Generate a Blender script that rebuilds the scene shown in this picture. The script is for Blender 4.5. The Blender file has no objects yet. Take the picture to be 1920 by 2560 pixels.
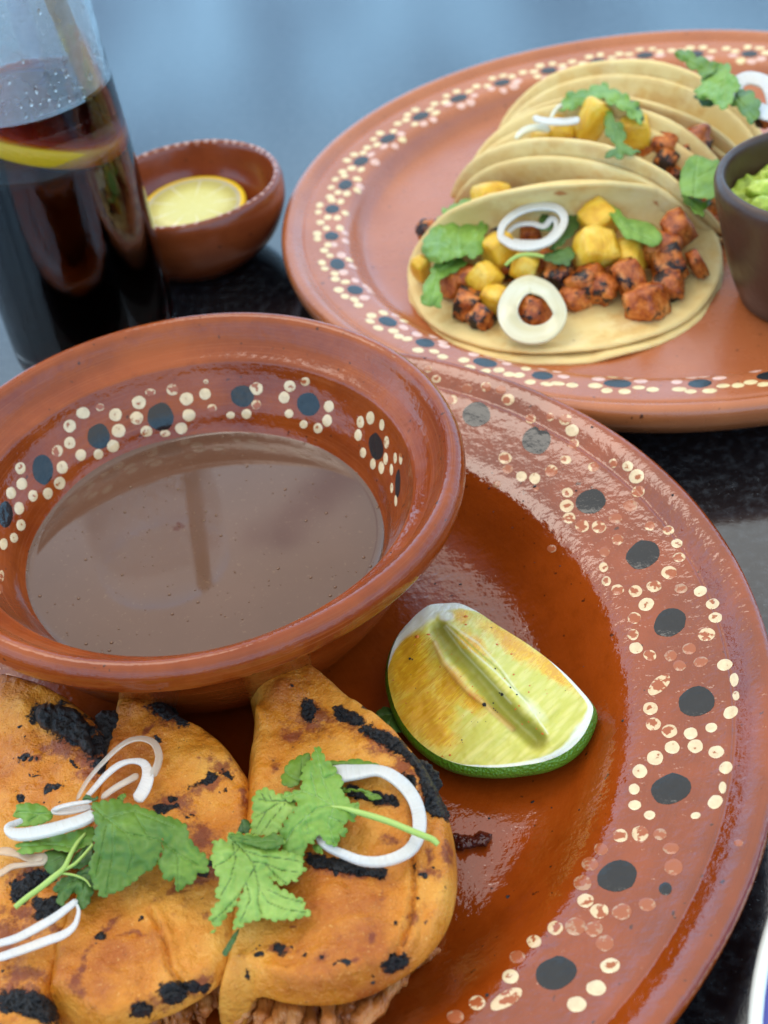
import bpy, bmesh, math, random
import numpy as np
from mathutils import Vector, Matrix, noise
from mathutils.bvhtree import BVHTree
from mathutils.geometry import delaunay_2d_cdt

random.seed(7)
np.random.seed(7)
sc = bpy.context.scene
COL = sc.collection
PI = math.pi

# ------------------------------------------------------------------ camera
CP = np.array([.0623, -.2505, .278])
PITCH, ROLL, FPX = .6923, -.1592, 3481.0
PW, PH = 1920.0, 2560.0
FW = np.array([0, math.cos(PITCH), -math.sin(PITCH)])
R0 = np.array([1.0, 0, 0]); U0 = np.cross(R0, FW)
RT = R0 * math.cos(ROLL) + U0 * math.sin(ROLL)
UP = -R0 * math.sin(ROLL) + U0 * math.cos(ROLL)
cam = bpy.data.cameras.new('camera')
co = bpy.data.objects.new('camera', cam); COL.objects.link(co); sc.camera = co
co.matrix_world = Matrix(((RT[0], UP[0], -FW[0], CP[0]), (RT[1], UP[1], -FW[1], CP[1]), (RT[2], UP[2], -FW[2], CP[2]), (0, 0, 0, 1)))
cam.sensor_fit = 'VERTICAL'; cam.sensor_height = 36; cam.sensor_width = 27; cam.lens = FPX / PH * 36
cam.clip_start = .01; cam.clip_end = 500
cam.dof.use_dof = True; cam.dof.focus_distance = .345; cam.dof.aperture_fstop = 18

# ------------------------------------------------------------------ light
SUN_EL, SUN_AZ = math.radians(58), math.radians(-35)      # azimuth from +Y towards +X
world = bpy.data.worlds.new('World'); sc.world = world; world.use_nodes = True
wt = world.node_tree; wt.nodes.clear()
def WN(t, **k):
    n = wt.nodes.new(t)
    for a, b in k.items(): setattr(n, a, b)
    return n
sky = WN('ShaderNodeTexSky'); sky.sky_type = 'NISHITA'; sky.sun_disc = False
sky.sun_elevation = SUN_EL; sky.sun_rotation = SUN_AZ
sky.air_density = 1.0; sky.dust_density = .6; sky.ozone_density = 3.0
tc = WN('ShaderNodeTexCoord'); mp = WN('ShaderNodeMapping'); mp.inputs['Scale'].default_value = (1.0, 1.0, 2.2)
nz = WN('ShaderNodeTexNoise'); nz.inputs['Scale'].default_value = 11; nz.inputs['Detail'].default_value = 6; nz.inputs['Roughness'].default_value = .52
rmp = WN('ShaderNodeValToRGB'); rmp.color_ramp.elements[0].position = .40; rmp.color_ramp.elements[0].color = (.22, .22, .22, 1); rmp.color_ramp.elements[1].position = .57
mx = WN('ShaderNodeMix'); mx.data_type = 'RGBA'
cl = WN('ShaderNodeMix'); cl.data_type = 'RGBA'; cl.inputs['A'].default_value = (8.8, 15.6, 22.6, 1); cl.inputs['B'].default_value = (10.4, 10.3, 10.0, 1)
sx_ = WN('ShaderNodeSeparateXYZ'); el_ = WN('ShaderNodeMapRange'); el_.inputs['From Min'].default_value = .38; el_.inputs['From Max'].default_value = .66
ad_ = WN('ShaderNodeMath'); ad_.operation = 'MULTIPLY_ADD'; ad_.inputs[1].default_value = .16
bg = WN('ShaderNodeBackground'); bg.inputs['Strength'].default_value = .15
wo = WN('ShaderNodeOutputWorld')
L = wt.links.new
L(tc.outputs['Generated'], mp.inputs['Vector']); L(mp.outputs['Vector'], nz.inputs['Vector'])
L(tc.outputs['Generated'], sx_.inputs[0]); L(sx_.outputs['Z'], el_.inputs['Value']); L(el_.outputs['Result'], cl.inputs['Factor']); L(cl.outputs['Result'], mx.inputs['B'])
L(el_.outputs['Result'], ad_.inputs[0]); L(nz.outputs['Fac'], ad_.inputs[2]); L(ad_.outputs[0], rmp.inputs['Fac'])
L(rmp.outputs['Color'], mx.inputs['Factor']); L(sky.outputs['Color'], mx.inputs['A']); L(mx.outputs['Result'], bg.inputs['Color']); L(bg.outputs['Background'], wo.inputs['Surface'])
sun = bpy.data.lights.new('sun', 'SUN'); sun.energy = .75; sun.angle = math.radians(26); sun.color = (1, .92, .80)
so = bpy.data.objects.new('sun', sun); COL.objects.link(so)
sd = Vector((math.sin(SUN_AZ) * math.cos(SUN_EL), math.cos(SUN_AZ) * math.cos(SUN_EL), math.sin(SUN_EL)))
so.rotation_euler = sd.to_track_quat('Z', 'Y').to_euler(); so.location = (0, 0, 3)
sc.view_settings.view_transform = 'Standard'; sc.view_settings.look = 'None'; sc.view_settings.gamma = 1
sc.view_settings.exposure = -.04

# ------------------------------------------------------------------ geometry helpers
def at(x, y, z):
    """the point of the place at height z (m) that the photo shows at source pixel x, y"""
    d = FW * FPX + RT * (x - PW / 2) + UP * (PH / 2 - y)
    return CP + d * ((z - CP[2]) / d[2])
def proj(P):
    d = np.asarray(P) - CP; zz = d @ FW
    return np.stack([PW / 2 + FPX * (d @ RT) / zz, PH / 2 - FPX * (d @ UP) / zz], -1)
def ray(x, y):
    d = FW * FPX + RT * (x - PW / 2) + UP * (PH / 2 - y)
    return Vector(d / np.linalg.norm(d))
def frame(x0, y0, s):
    return lambda p: (x0 + p[0] * s, y0 + p[1] * s)
FA = frame(0, 1800, 1 / 3); FB = frame(510, 1840, 600 / 1659); FC = frame(1020, 440, 640 / 1659)
FD = frame(1280, 80, 640 / 1659); FE = frame(1040, 860, 880 / 1659); FG = frame(1040, 1680, 880 / 1659)
FH = frame(0, 760, 1200 / 1659); FL = frame(900, 1440, 660 / 1659); FT = frame(560, 2260, 600 / 1659)
FK = frame(0, 1640, 760 / 1659); FM = frame(0, 1640, 400 / 1659); FN = frame(480, 1640, 760 / 1659)
FV = frame(0, 0, 1920 / 1659)
def nz3(x, y, z, s=1.0): return noise.noise(Vector((x * s, y * s, z * s)))
def fbm(x, y, z, s, o=3):
    return sum(noise.noise(Vector((x, y, z)) * (s * 2 ** i)) / 2 ** i for i in range(o))
def link(name, me, m=None, parent=None, smooth=True):
    o = bpy.data.objects.new(name, me); COL.objects.link(o)
    if m is not None: me.materials.append(m) if not len(me.materials) else None
    if parent is not None: o.parent = parent
    if smooth and len(me.polygons): me.polygons.foreach_set('use_smooth', [True] * len(me.polygons))
    return o
def mesh(name, V, F):
    me = bpy.data.meshes.new(name)
    me.from_pydata([tuple(map(float, v)) for v in V], [], [tuple(map(int, f)) for f in F]); me.update()
    return me
def attr(me, name, vals):
    a = me.attributes.new(name, 'FLOAT', 'POINT'); a.data.foreach_set('value', np.asarray(vals, dtype=np.float32))
def attr2(me, name, vals):
    a = me.attributes.new(name, 'FLOAT_VECTOR', 'POINT'); a.data.foreach_set('vector', np.asarray(vals, dtype=np.float32).ravel())
def tag(o, label=None, cat=None, group=None, kind=None):
    if label: o['label'] = label
    if cat: o['category'] = cat
    if group: o['group'] = group
    if kind: o['kind'] = kind
    return o
def thing(name, label, cat, loc=(0, 0, 0), group=None):
    o = bpy.data.objects.new(name, None); COL.objects.link(o); o.location = tuple(loc); o.empty_display_size = .01
    bpy.context.view_layer.update()
    return tag(o, label, cat, group)
def child(name, me, m, root, smooth=True):
    """mesh given in world coordinates, parented to a thing without moving it"""
    o = link(name, me, m, None, smooth); o.parent = root
    o.matrix_parent_inverse = Matrix.Translation(-Vector(root.location)) if root.type == 'EMPTY' or True else Matrix()
    return o
def spline(P, closed=False, n=6):
    P = [np.array(p, float) for p in P]; N = len(P); out = []
    rng = range(N) if closed else range(N - 1)
    for i in rng:
        p0 = P[(i - 1) % N] if closed or i > 0 else P[0] * 2 - P[1]
        p1 = P[i]; p2 = P[(i + 1) % N]
        p3 = P[(i + 2) % N] if closed or i + 2 < N else P[-1] * 2 - P[-2]
        for k in range(n):
            t = k / n
            out.append(.5 * ((2 * p1) + (-p0 + p2) * t + (2 * p0 - 5 * p1 + 4 * p2 - p3) * t * t + (-p0 + 3 * p1 - 3 * p2 + p3) * t ** 3))
    if not closed: out.append(P[-1])
    return np.array(out)
def resample(P, step, closed=False):
    P = np.array(P, float)
    if closed: P = np.vstack([P, P[:1]])
    d = np.r_[0, np.cumsum(np.linalg.norm(np.diff(P, axis=0), axis=1))]
    n = max(3, int(round(d[-1] / step)))
    t = np.linspace(0, d[-1], n + (0 if closed else 1), endpoint=not closed)
    return np.stack([np.interp(t, d, P[:, k]) for k in range(P.shape[1])], -1)
def seg_dist(Q, P, closed=True):
    """distance of points Q (n,2) to a polyline P, and the index/param of the nearest place"""
    A = P; B = np.roll(P, -1, 0)
    if not closed: A = P[:-1]; B = P[1:]
    best = np.full(len(Q), 1e9); idx = np.zeros(len(Q)); 
    for i in range(len(A)):
        ab = B[i] - A[i]; l2 = max(ab @ ab, 1e-18)
        t = np.clip(((Q - A[i]) @ ab) / l2, 0, 1)
        d = np.linalg.norm(Q - A[i] - t[:, None] * ab, axis=1)
        m = d < best; best[m] = d[m]; idx[m] = i + t[m]
    return best, idx
def inside(Q, P):
    x, y = Q[:, 0], Q[:, 1]; c = np.zeros(len(Q), bool); n = len(P)
    for i in range(n):
        x1, y1 = P[i]; x2, y2 = P[(i + 1) % n]
        if y1 == y2: continue
        m = ((y1 > y) != (y2 > y)) & (x < (x2 - x1) * (y - y1) / (y2 - y1) + x1)
        c ^= m
    return c
def cdt(outline, step, extra=None, rings=(), hole=None):
    """triangulate a 2D outline with interior points about step apart"""
    O = np.array(outline); n = len(O)
    lo, hi = O.min(0), O.max(0)
    gx = np.arange(lo[0], hi[0], step); gy = np.arange(lo[1], hi[1], step * .87)
    G = np.array([(x + (step / 2 if j % 2 else 0), y) for j, y in enumerate(gy) for x in gx])
    G = G + (np.random.rand(*G.shape) - .5) * step * .25
    d, _ = seg_dist(G, O); G = G[inside(G, O) & (d > step * (.55 if not rings else max(rings) / step + .5))]
    pts = [O]
    if rings:
        T = np.roll(O, -1, 0) - np.roll(O, 1, 0); N = np.stack([-T[:, 1], T[:, 0]], -1); N /= np.linalg.norm(N, axis=1)[:, None] + 1e-12
        area = .5 * np.sum(O[:, 0] * np.roll(O[:, 1], -1) - np.roll(O[:, 0], -1) * O[:, 1])
        if area < 0: N = -N
        for r in rings:
            Q = O + N * r; dd, _ = seg_dist(Q, O); pts.append(Q[inside(Q, O) & (dd > r * .8)])
    edges = [(i, (i + 1) % n) for i in range(n)]; nb = sum(len(p) for p in pts)
    if extra is not None:
        edges += [(nb + i, nb + i + 1) for i in range(len(extra) - 1)]; pts.append(np.array(extra))
        de, _ = seg_dist(G, np.array(extra), False); G = G[de > step * .5]
    pts.append(G); A = np.vstack(pts)
    v, e, f, ov, oe, of = delaunay_2d_cdt([Vector(p) for p in A], edges, [], 0, 1e-9)
    V = np.array([tuple(p) for p in v]); F = [tuple(q) for q in f]
    cen = np.array([V[list(q)].mean(0) for q in F]); keep = inside(cen, O)
    F = [q for q, k in zip(F, keep) if k]
    used = sorted({i for q in F for i in q}); remap = {j: i for i, j in enumerate(used)}
    V = V[used]; F = [tuple(remap[i] for i in q) for q in F]
    out = []
    for q in F:
        a, b, c = V[q[0]], V[q[1]], V[q[2]]
        out.append(q if (b[0] - a[0]) * (c[1] - a[1]) - (b[1] - a[1]) * (c[0] - a[0]) > 0 else q[::-1])
    return V, out
def boundary(F):
    cnt = {}
    for q in F:
        for i in range(len(q)):
            a, b = q[i], q[(i + 1) % len(q)]; cnt[(a, b)] = 1
    return [(a, b) for (a, b) in cnt if (b, a) not in cnt]
def bvh_of(*objs):
    V, F = [], []
    for o in objs:
        me = o.data; k = len(V); mw = o.matrix_world if o.parent is None else Matrix()
        V += [mw @ v.co for v in me.vertices]; F += [tuple(i + k for i in p.vertices) for p in me.polygons]
    return BVHTree.FromPolygons(V, F)

# ------------------------------------------------------------------ materials
class Mt:
    def __init__(s, name):
        s.m = bpy.data.materials.new(name); s.m.use_nodes = True; s.t = s.m.node_tree
        s.b = s.t.nodes['Principled BSDF']; s.tc = s.n('ShaderNodeTexCoord')
    def n(s, t, **k):
        x = s.t.nodes.new(t)
        for a, b in k.items(): setattr(x, a, b)
        return x
    def put(s, inp, v):
        if hasattr(v, 'is_output') or isinstance(v, bpy.types.NodeSocket): s.t.links.new(v, inp)
        else:
            if isinstance(v, (tuple, list)) and len(v) == 3 and inp.type == 'RGBA': v = (*v, 1)
            inp.default_value = v
    def set(s, **k):
        for a, v in k.items(): s.put(s.b.inputs[a.replace('_', ' ')], v)
        return s
    def co(s, kind='Object', scale=(1, 1, 1), loc=(0, 0, 0), src=None):
        mpn = s.n('ShaderNodeMapping'); mpn.inputs['Scale'].default_value = scale; mpn.inputs['Location'].default_value = loc
        s.t.links.new(src if src is not None else s.tc.outputs[kind], mpn.inputs['Vector']); return mpn.outputs['Vector']
    def noise(s, scale, detail=3, rough=.5, vec=None, dist=0):
        x = s.n('ShaderNodeTexNoise'); x.inputs['Scale'].default_value = scale; x.inputs['Detail'].default_value = detail
        x.inputs['Roughness'].default_value = rough; x.inputs['Distortion'].default_value = dist
        s.t.links.new(vec if vec is not None else s.tc.outputs['Object'], x.inputs['Vector']); return x.outputs['Fac']
    def voro(s, scale, vec=None, feature='F1'):
        x = s.n('ShaderNodeTexVoronoi'); x.feature = feature; x.inputs['Scale'].default_value = scale
        s.t.links.new(vec if vec is not None else s.tc.outputs['Object'], x.inputs['Vector']); return x.outputs['Distance']
    def at(s, name, out='Fac'):
        x = s.n('ShaderNodeAttribute'); x.attribute_name = name; return x.outputs[out]
    def rng(s, v, a, b, c=0.0, d=1.0, smooth=True):
        x = s.n('ShaderNodeMapRange'); x.interpolation_type = 'SMOOTHSTEP' if smooth else 'LINEAR'
        s.put(x.inputs['Value'], v)
        for k, q in zip(('From Min', 'From Max', 'To Min', 'To Max'), (a, b, c, d)): x.inputs[k].default_value = q
        return x.outputs['Result']
    def math(s, op, a, b=0.0, c=None):
        x = s.n('ShaderNodeMath'); x.operation = op; s.put(x.inputs[0], a); s.put(x.inputs[1], b)
        if c is not None: s.put(x.inputs[2], c)
        return x.outputs[0]
    def mix(s, f, a, b):
        x = s.n('ShaderNodeMix'); x.data_type = 'RGBA'; s.put(x.inputs['Factor'], f); s.put(x.inputs['A'], a); s.put(x.inputs['B'], b); return x.outputs['Result']
    def ramp(s, f, stops):
        x = s.n('ShaderNodeValToRGB'); cr = x.color_ramp
        while len(cr.elements) > 1: cr.elements.remove(cr.elements[-1])
        cr.elements[0].position = stops[0][0]; cr.elements[0].color = (*stops[0][1], 1)
        for p, c in stops[1:]:
            e = cr.elements.new(p); e.color = (*c, 1)
        s.put(x.inputs['Fac'], f); return x.outputs['Color']
    def bump(s, h, strength=.5, dist=.001, prev=None):
        x = s.n('ShaderNodeBump'); x.inputs['Strength'].default_value = strength; x.inputs['Distance'].default_value = dist
        s.put(x.inputs['Height'], h)
        if prev is not None: s.t.links.new(prev, x.inputs['Normal'])
        return x.outputs['Normal']
    def info(s):
        x = s.n('ShaderNodeObjectInfo'); return x.outputs['Random']

def clay(name, base, dark, light, gloss=.12, streak=.5, wet=.5, mott=.5, spec=.5):
    m = Mt(name)
    uv = m.co('UV', (1, 1, 1))
    lines = m.noise(1, 4, .6, m.co('UV', (9, 2600, 1)))
    lines2 = m.noise(1, 3, .6, m.co('UV', (3, 900, 1)))
    big = m.noise(28, 5, .6); fine = m.noise(900, 3, .7); mid = m.noise(160, 4, .6)
    c = m.mix(m.rng(big, .32, .68), dark, base)
    c = m.mix(m.math('MULTIPLY', m.rng(lines, .48, .75), streak), c, light)
    c = m.mix(m.math('MULTIPLY', m.rng(mid, .52, .7), mott), c, dark)
    pits = m.rng(m.noise(420, 2, .5), .70, .76)
    c = m.mix(m.math('MULTIPLY', pits, .8), c, (.03, .008, .004))
    h = m.math('ADD', m.math('MULTIPLY', m.noise(330, 3, .55), .8), m.math('MULTIPLY', lines2, .5 * streak))
    nb = m.bump(m.noise(480, 2, .5), .28, .0006 * wet); nb = m.bump(h, .35, .0006 * wet + .0001, nb)
    nb = m.bump(m.noise(90, 2, .5), .3, .0008 * wet, nb)
    m.set(Base_Color=c, Roughness=m.rng(m.noise(60, 3, .6), .3, .7, gloss, gloss + .09), Normal=nb, IOR=1.62, Specular_IOR_Level=spec)
    return m

# ----- glazed clay of the front plate
mclay1 = clay('glazed clay front plate', (.29, .048, .004), (.19, .029, .002), (.32, .07, .015), .05, .22, .9, .35, .55)
mclay2 = clay('glazed clay rear plate', (.45, .135, .042), (.37, .10, .03), (.50, .18, .08), .22, .25, .25, .15)
mbowl = clay('glazed clay soup bowl', (.31, .058, .006), (.20, .030, .003), (.42, .12, .04), .06, .45, .7, .4, .32)
msmall = clay('glazed clay small bowl', (.25, .050, .012), (.17, .03, .008), (.34, .09, .03), .16, .3, .2, .3, .35)

def paint(name, colr, clayc, worn, gloss=.12):
    m = Mt(name); r = m.at('rad'); k = m.noise(420, 4, .6); k2 = m.noise(90, 2, .5)
    # worn: the middle of the mark has rubbed through to the clay
    w = m.math('SUBTRACT', m.math('ADD', m.math('MULTIPLY', k, 2.6), m.math('MULTIPLY', k2, 1.4)), m.math('MULTIPLY', r, worn[1]))
    f = m.rng(w, worn[0], worn[0] + .12)
    c = m.mix(f, m.mix(m.rng(k, .3, .7), colr, tuple(x * .8 for x in colr)), clayc)
    nb = m.bump(m.noise(330, 3, .55), .3, .0005)
    m.set(Base_Color=c, Roughness=gloss, Normal=nb)
    return m
mcream = paint('cream slip', (.78, .60, .36), (.36, .10, .03), (2.15, .35))
mworn = paint('worn cream slip', (.72, .52, .30), (.36, .09, .03), (1.50, .62))
mgone = paint('faded cream slip', (.45, .24, .14), (.36, .10, .04), (1.45, .45))
mblack = paint('black slip', (.012, .014, .016), (.05, .02, .012), (2.55, .2))
mcream2 = paint('pale cream slip', (.86, .68, .36), (.6, .3, .14), (2.7, .3), .25)
mcreamrefl2 = paint('cream slip with painted pink reflection', (.80, .50, .40), (.6, .26, .16), (2.6, .3), .2)  # same cream slip, the pink of a reflection put into its colour
mgone2 = paint('rubbed pale slip', (.55, .30, .24), (.30, .08, .03), (2.0, .3), .2)
mblack2 = paint('rear plate black slip', (.015, .022, .026), (.05, .03, .02), (2.8, .3), .25)

# ----- granite
mg = Mt('polished dark granite')
g1 = mg.noise(260, 5, .75); g2 = mg.voro(520); g3 = mg.noise(40, 3, .6)
gc = mg.mix(mg.rng(g1, .45, .72), (.004, .0055, .008), (.035, .042, .05))
gc = mg.mix(mg.math('MULTIPLY', mg.rng(mg.noise(620, 3, .8), .62, .72), mg.rng(g3, .4, .65)), gc, (.16, .18, .19))
mg.set(Base_Color=gc, Roughness=mg.rng(mg.noise(300, 3, .7), .3, .75, .05, .13), IOR=1.85, Normal=mg.bump(g1, .12, .0003))
mgr = Mt('paving'); mgr.set(Base_Color=mgr.mix(mgr.noise(3, 5), (.18, .17, .16), (.26, .25, .23)), Roughness=.9)

# ----- masa (orange fried tortilla)
mt = Mt('red masa tortilla')
k = mt.noise(320, 5, .65); kb = mt.noise(55, 4, .6); kf = mt.noise(1500, 2, .6)
c = mt.ramp(mt.noise(34, 9, .62), [(.34, (.34, .075, .005)), (.5, (.58, .20, .015)), (.66, (.70, .33, .050))])
c = mt.mix(mt.math('MULTIPLY', mt.rng(kf, .60, .74), .35), c, (.90, .56, .18)); c = mt.mix(mt.math('MULTIPLY', mt.rng(mt.noise(600, 6, .8), .56, .66), .45), c, (.34, .10, .012))
c = mt.mix(mt.math('MULTIPLY', mt.rng(k, .60, .70), .5), c, (.36, .10, .012))
# toasted brown, then charred black, both where the griddle burned it
def mask(m, name, n1, amp, lo=.46, hi=.56):
    return m.rng(m.math('ADD', m.at(name), m.math('MULTIPLY', m.math('SUBTRACT', n1, .5), amp)), lo, hi)
br = mask(mt, 'brown', mt.noise(240, 8, .8), 2.6, .30, .86)
c = mt.mix(mt.math('MULTIPLY', br, .85), c, mt.mix(mt.noise(200, 3), (.085, .013, .008), (.26, .045, .014)))
ch = mask(mt, 'char', mt.noise(420, 8, .8), 1.7, .44, .55)
c = mt.mix(ch, c, mt.mix(mt.noise(500, 3), (.006, .006, .007), (.022, .022, .025)))
specks = mt.rng(mt.math('ADD', mt.noise(520, 3, .7), mt.math('MULTIPLY', kb, .35)), .88, .92)
c = mt.mix(mt.math('MULTIPLY', specks, .85), c, (.03, .01, .006))
h = mt.math('ADD', mt.math('MULTIPLY', k, .5), mt.math('MULTIPLY', mt.math('MULTIPLY', ch, mt.noise(420, 4, .7)), 2.6))
nb = mt.bump(h, 1.0, .0014); nb = mt.bump(mt.noise(150, 5, .65), .8, .0022, nb)
mt.set(Base_Color=c, Roughness=mt.rng(mt.noise(120, 3), .35, .65, .3, .55), Specular_IOR_Level=.35, Normal=nb, Subsurface_Weight=.12, Subsurface_Radius=(.003, .0012, .0004), Subsurface_Scale=1.0)

# ----- corn tortilla
mc = Mt('yellow corn tortilla')
c = mc.ramp(mc.noise(45, 4, .6), [(.3, (.72, .50, .18)), (.55, (.78, .62, .28)), (.75, (.80, .68, .40))])
c = mc.mix(mc.math('MULTIPLY', mc.rng(mc.noise(95, 4, .6), .52, .68), .5), c, (.64, .34, .06))
c = mc.mix(mc.math('MULTIPLY', mc.rng(mc.math('MULTIPLY', mc.noise(60, 5, .7), mc.noise(22, 2)), .22, .33), .55), c, (.56, .30, .08)); c = mc.mix(mc.rng(mc.noise(150, 4, .7), .70, .74), c, (.16, .07, .02))
c = mc.mix(mc.math('MULTIPLY', mask(mc, 'char', mc.noise(200, 4, .7), .6), .8), c, (.45, .12, .02))
c = mc.mix(mc.math('MULTIPLY', mc.at('edge'), .6), c, (.88, .66, .30))
mc.set(Base_Color=c, Roughness=.62, Specular_IOR_Level=.25, Normal=mc.bump(mc.noise(420, 4, .6), .4, .0006, mc.bump(mc.noise(70, 3), .4, .0012)), Subsurface_Weight=.15, Subsurface_Radius=(.003, .002, .001), Subsurface_Scale=1.0)

# ----- pork, pineapple, guacamole
mp_ = Mt('adobo pork'); r = mp_.info()
vec = mp_.n('ShaderNodeVectorMath'); vec.operation = 'ADD'; mp_.t.links.new(mp_.tc.outputs['Object'], vec.inputs[0]); mp_.t.links.new(r, vec.inputs[1]); pv = vec.outputs[0]
c = mp_.ramp(mp_.noise(2.2, 5, .65, pv), [(.30, (.14, .020, .005)), (.44, (.42, .085, .010)), (.57, (.64, .19, .030)), (.75, (.76, .36, .11))])
c = mp_.mix(mp_.rng(mp_.math('ADD', mp_.noise(1.5, 5, .7, pv), mp_.math('MULTIPLY', r, .22)), .62, .71), c, (.018, .007, .006))
mp_.set(Base_Color=c, Roughness=.24, Normal=mp_.bump(mp_.noise(6, 4, .6, pv), .7, .0012), Subsurface_Weight=.1, Subsurface_Radius=(.003, .001, .0005), Subsurface_Scale=1.0)
mpi = Mt('grilled pineapple')
vec = mpi.n('ShaderNodeVectorMath'); vec.operation = 'ADD'; mpi.t.links.new(mpi.tc.outputs['Object'], vec.inputs[0]); mpi.t.links.new(mpi.info(), vec.inputs[1]); pv = vec.outputs[0]
c = mpi.ramp(mpi.noise(1.8, 4, .6, pv), [(.3, (.68, .34, .015)), (.5, (.84, .50, .035)), (.72, (.88, .64, .14))])
c = mpi.mix(mpi.rng(mpi.noise(3.0, 5, .7, pv), .62, .76), c, (.28, .09, .012))
mpi.set(Base_Color=c, Roughness=.3, Normal=mpi.bump(mpi.noise(1, 4, .6, mpi.co('Object', (11, 2.5, 2.5))), .8, .0010), Subsurface_Weight=.3, Subsurface_Radius=(.004, .002, .0006), Subsurface_Scale=1.0)
mgu = Mt('guacamole')
c = mgu.ramp(mgu.noise(160, 4, .6), [(.3, (.20, .30, .02)), (.55, (.42, .55, .06)), (.75, (.66, .74, .22))])
mgu.set(Base_Color=c, Roughness=.4, Normal=mgu.bump(mgu.noise(500, 4, .6), .6, .001), Subsurface_Weight=.2, Subsurface_Radius=(.002, .003, .001), Subsurface_Scale=1.0)
mcup = Mt('dark clay cup')
mcup.set(Base_Color=mcup.mix(mcup.noise(60, 4), (.040, .018, .010), (.075, .034, .020)), Roughness=mcup.rng(mcup.noise(90, 3), .3, .7, .3, .45), Normal=mcup.bump(mcup.noise(260, 3), .3, .0006))

# ----- cilantro
def leafm(name, a, b, vein, t=.3):
    m = Mt(name); n1 = m.noise(70, 4, .6); n2 = m.noise(600, 3, .6)
    c = m.mix(m.rng(n1, .35, .65), a, b)
    c = m.mix(m.math('MULTIPLY', m.rng(m.at('vein'), .2, .9), .65), c, vein)
    c = m.mix(m.math('MULTIPLY', m.rng(m.noise(260, 4, .7), .68, .74), .6), c, tuple(x * .35 for x in a))
    c = m.mix(m.math('MULTIPLY', m.at('tip'), .35), c, (a[0] * .9, a[1] * .8, a[2] * .35))
    nb = m.bump(m.math('SUBTRACT', m.noise(140, 3, .5), m.math('MULTIPLY', m.at('vein'), .5)), .4, .0009)
    m.set(Base_Color=c, Roughness=m.rng(n2, .3, .7, .46, .62), Normal=nb, Subsurface_Weight=.25, Subsurface_Radius=(.0006, .0012, .0003), Subsurface_Scale=1.0)
    return m
mleaf = leafm('cilantro leaf upper side', (.066, .150, .008), (.130, .235, .016), (.17, .29, .06))
mleafp = leafm('cilantro leaf pale underside', (.19, .32, .045), (.28, .42, .08), (.06, .11, .03))
mleafd = leafm('dark cilantro leaf', (.030, .085, .010), (.062, .145, .018), (.11, .20, .04))
mleafm = leafm('soft green cilantro leaf', (.12, .245, .024), (.20, .35, .05), (.26, .43, .14))
mstem = Mt('cilantro stem'); mstem.set(Base_Color=mstem.mix(mstem.noise(200, 3), (.28, .42, .07), (.42, .55, .14)), Roughness=.38, Subsurface_Weight=.2, Subsurface_Radius=(.001, .0015, .0004), Subsurface_Scale=1.0)

# ----- onion
mo = Mt('raw white onion')
f = mo.noise(1, 3, .5, mo.co('UV', (1500, 1.2, 1)))
c = mo.mix(mo.rng(f, .3, .7), (.69, .69, .64), (.73, .74, .70))
c = mo.mix(mo.math('MULTIPLY', mo.rng(mo.noise(60, 2), .55, .75), .25), c, (.80, .66, .42))
mo.set(Base_Color=c, Roughness=.22, Subsurface_Weight=.5, Subsurface_Radius=(.004, .004, .0035), Subsurface_Scale=1.0, Normal=mo.bump(f, .5, .0006), Alpha=.76)
mo2 = Mt('pinkish translucent onion')
c = mo2.mix(mo2.rng(mo2.noise(70, 3), .4, .7), (.66, .56, .46), (.62, .42, .26))
mo2.set(Base_Color=c, Roughness=.25, Subsurface_Weight=.5, Subsurface_Radius=(.004, .003, .003), Subsurface_Scale=1.0, Normal=mo2.bump(mo2.noise(1, 3, .5, mo2.co('UV', (260, 6, 1))), .4, .0006), Alpha=.6)
mo3 = Mt('yellowish onion slice')
c = mo3.mix(mo3.rng(mo3.noise(1, 3, .5, mo3.co('UV', (30, 9, 1))), .3, .7), (.60, .55, .34), (.68, .65, .48))
mo3.set(Base_Color=c, Roughness=.25, Subsurface_Weight=.4, Subsurface_Radius=(.004, .004, .003), Subsurface_Scale=1.0)

# ----- crumbs, meat
mchar = Mt('charred black crust')
mchar.set(Base_Color=mchar.mix(mchar.rng(mchar.noise(420, 5, .7), .4, .6), (.004, .004, .005), (.018, .016, .016)), Roughness=.42, Specular_IOR_Level=.4, Normal=mchar.bump(mchar.noise(700, 4, .7), .9, .0015, mchar.bump(mchar.voro(520), .6, .001)))
mwet = Mt('sticky burnt meat'); mwet.set(Base_Color=mwet.mix(mwet.noise(200, 3), (.02, .004, .004), (.10, .015, .008)), Roughness=.15, Normal=mwet.bump(mwet.noise(500, 3), .6, .001))
mmeat = Mt('stewed beef strands')
c = mmeat.ramp(mmeat.noise(90, 4, .6), [(.3, (.16, .040, .008)), (.5, (.48, .155, .030)), (.7, (.60, .30, .11))])
mmeat.set(Base_Color=c, Roughness=.3, Normal=mmeat.bump(mmeat.noise(1, 3, .6, mmeat.co('Object', (900, 150, 900))), .8, .0012), Subsurface_Weight=.1, Subsurface_Radius=(.002, .001, .0005), Subsurface_Scale=1.0)

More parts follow.
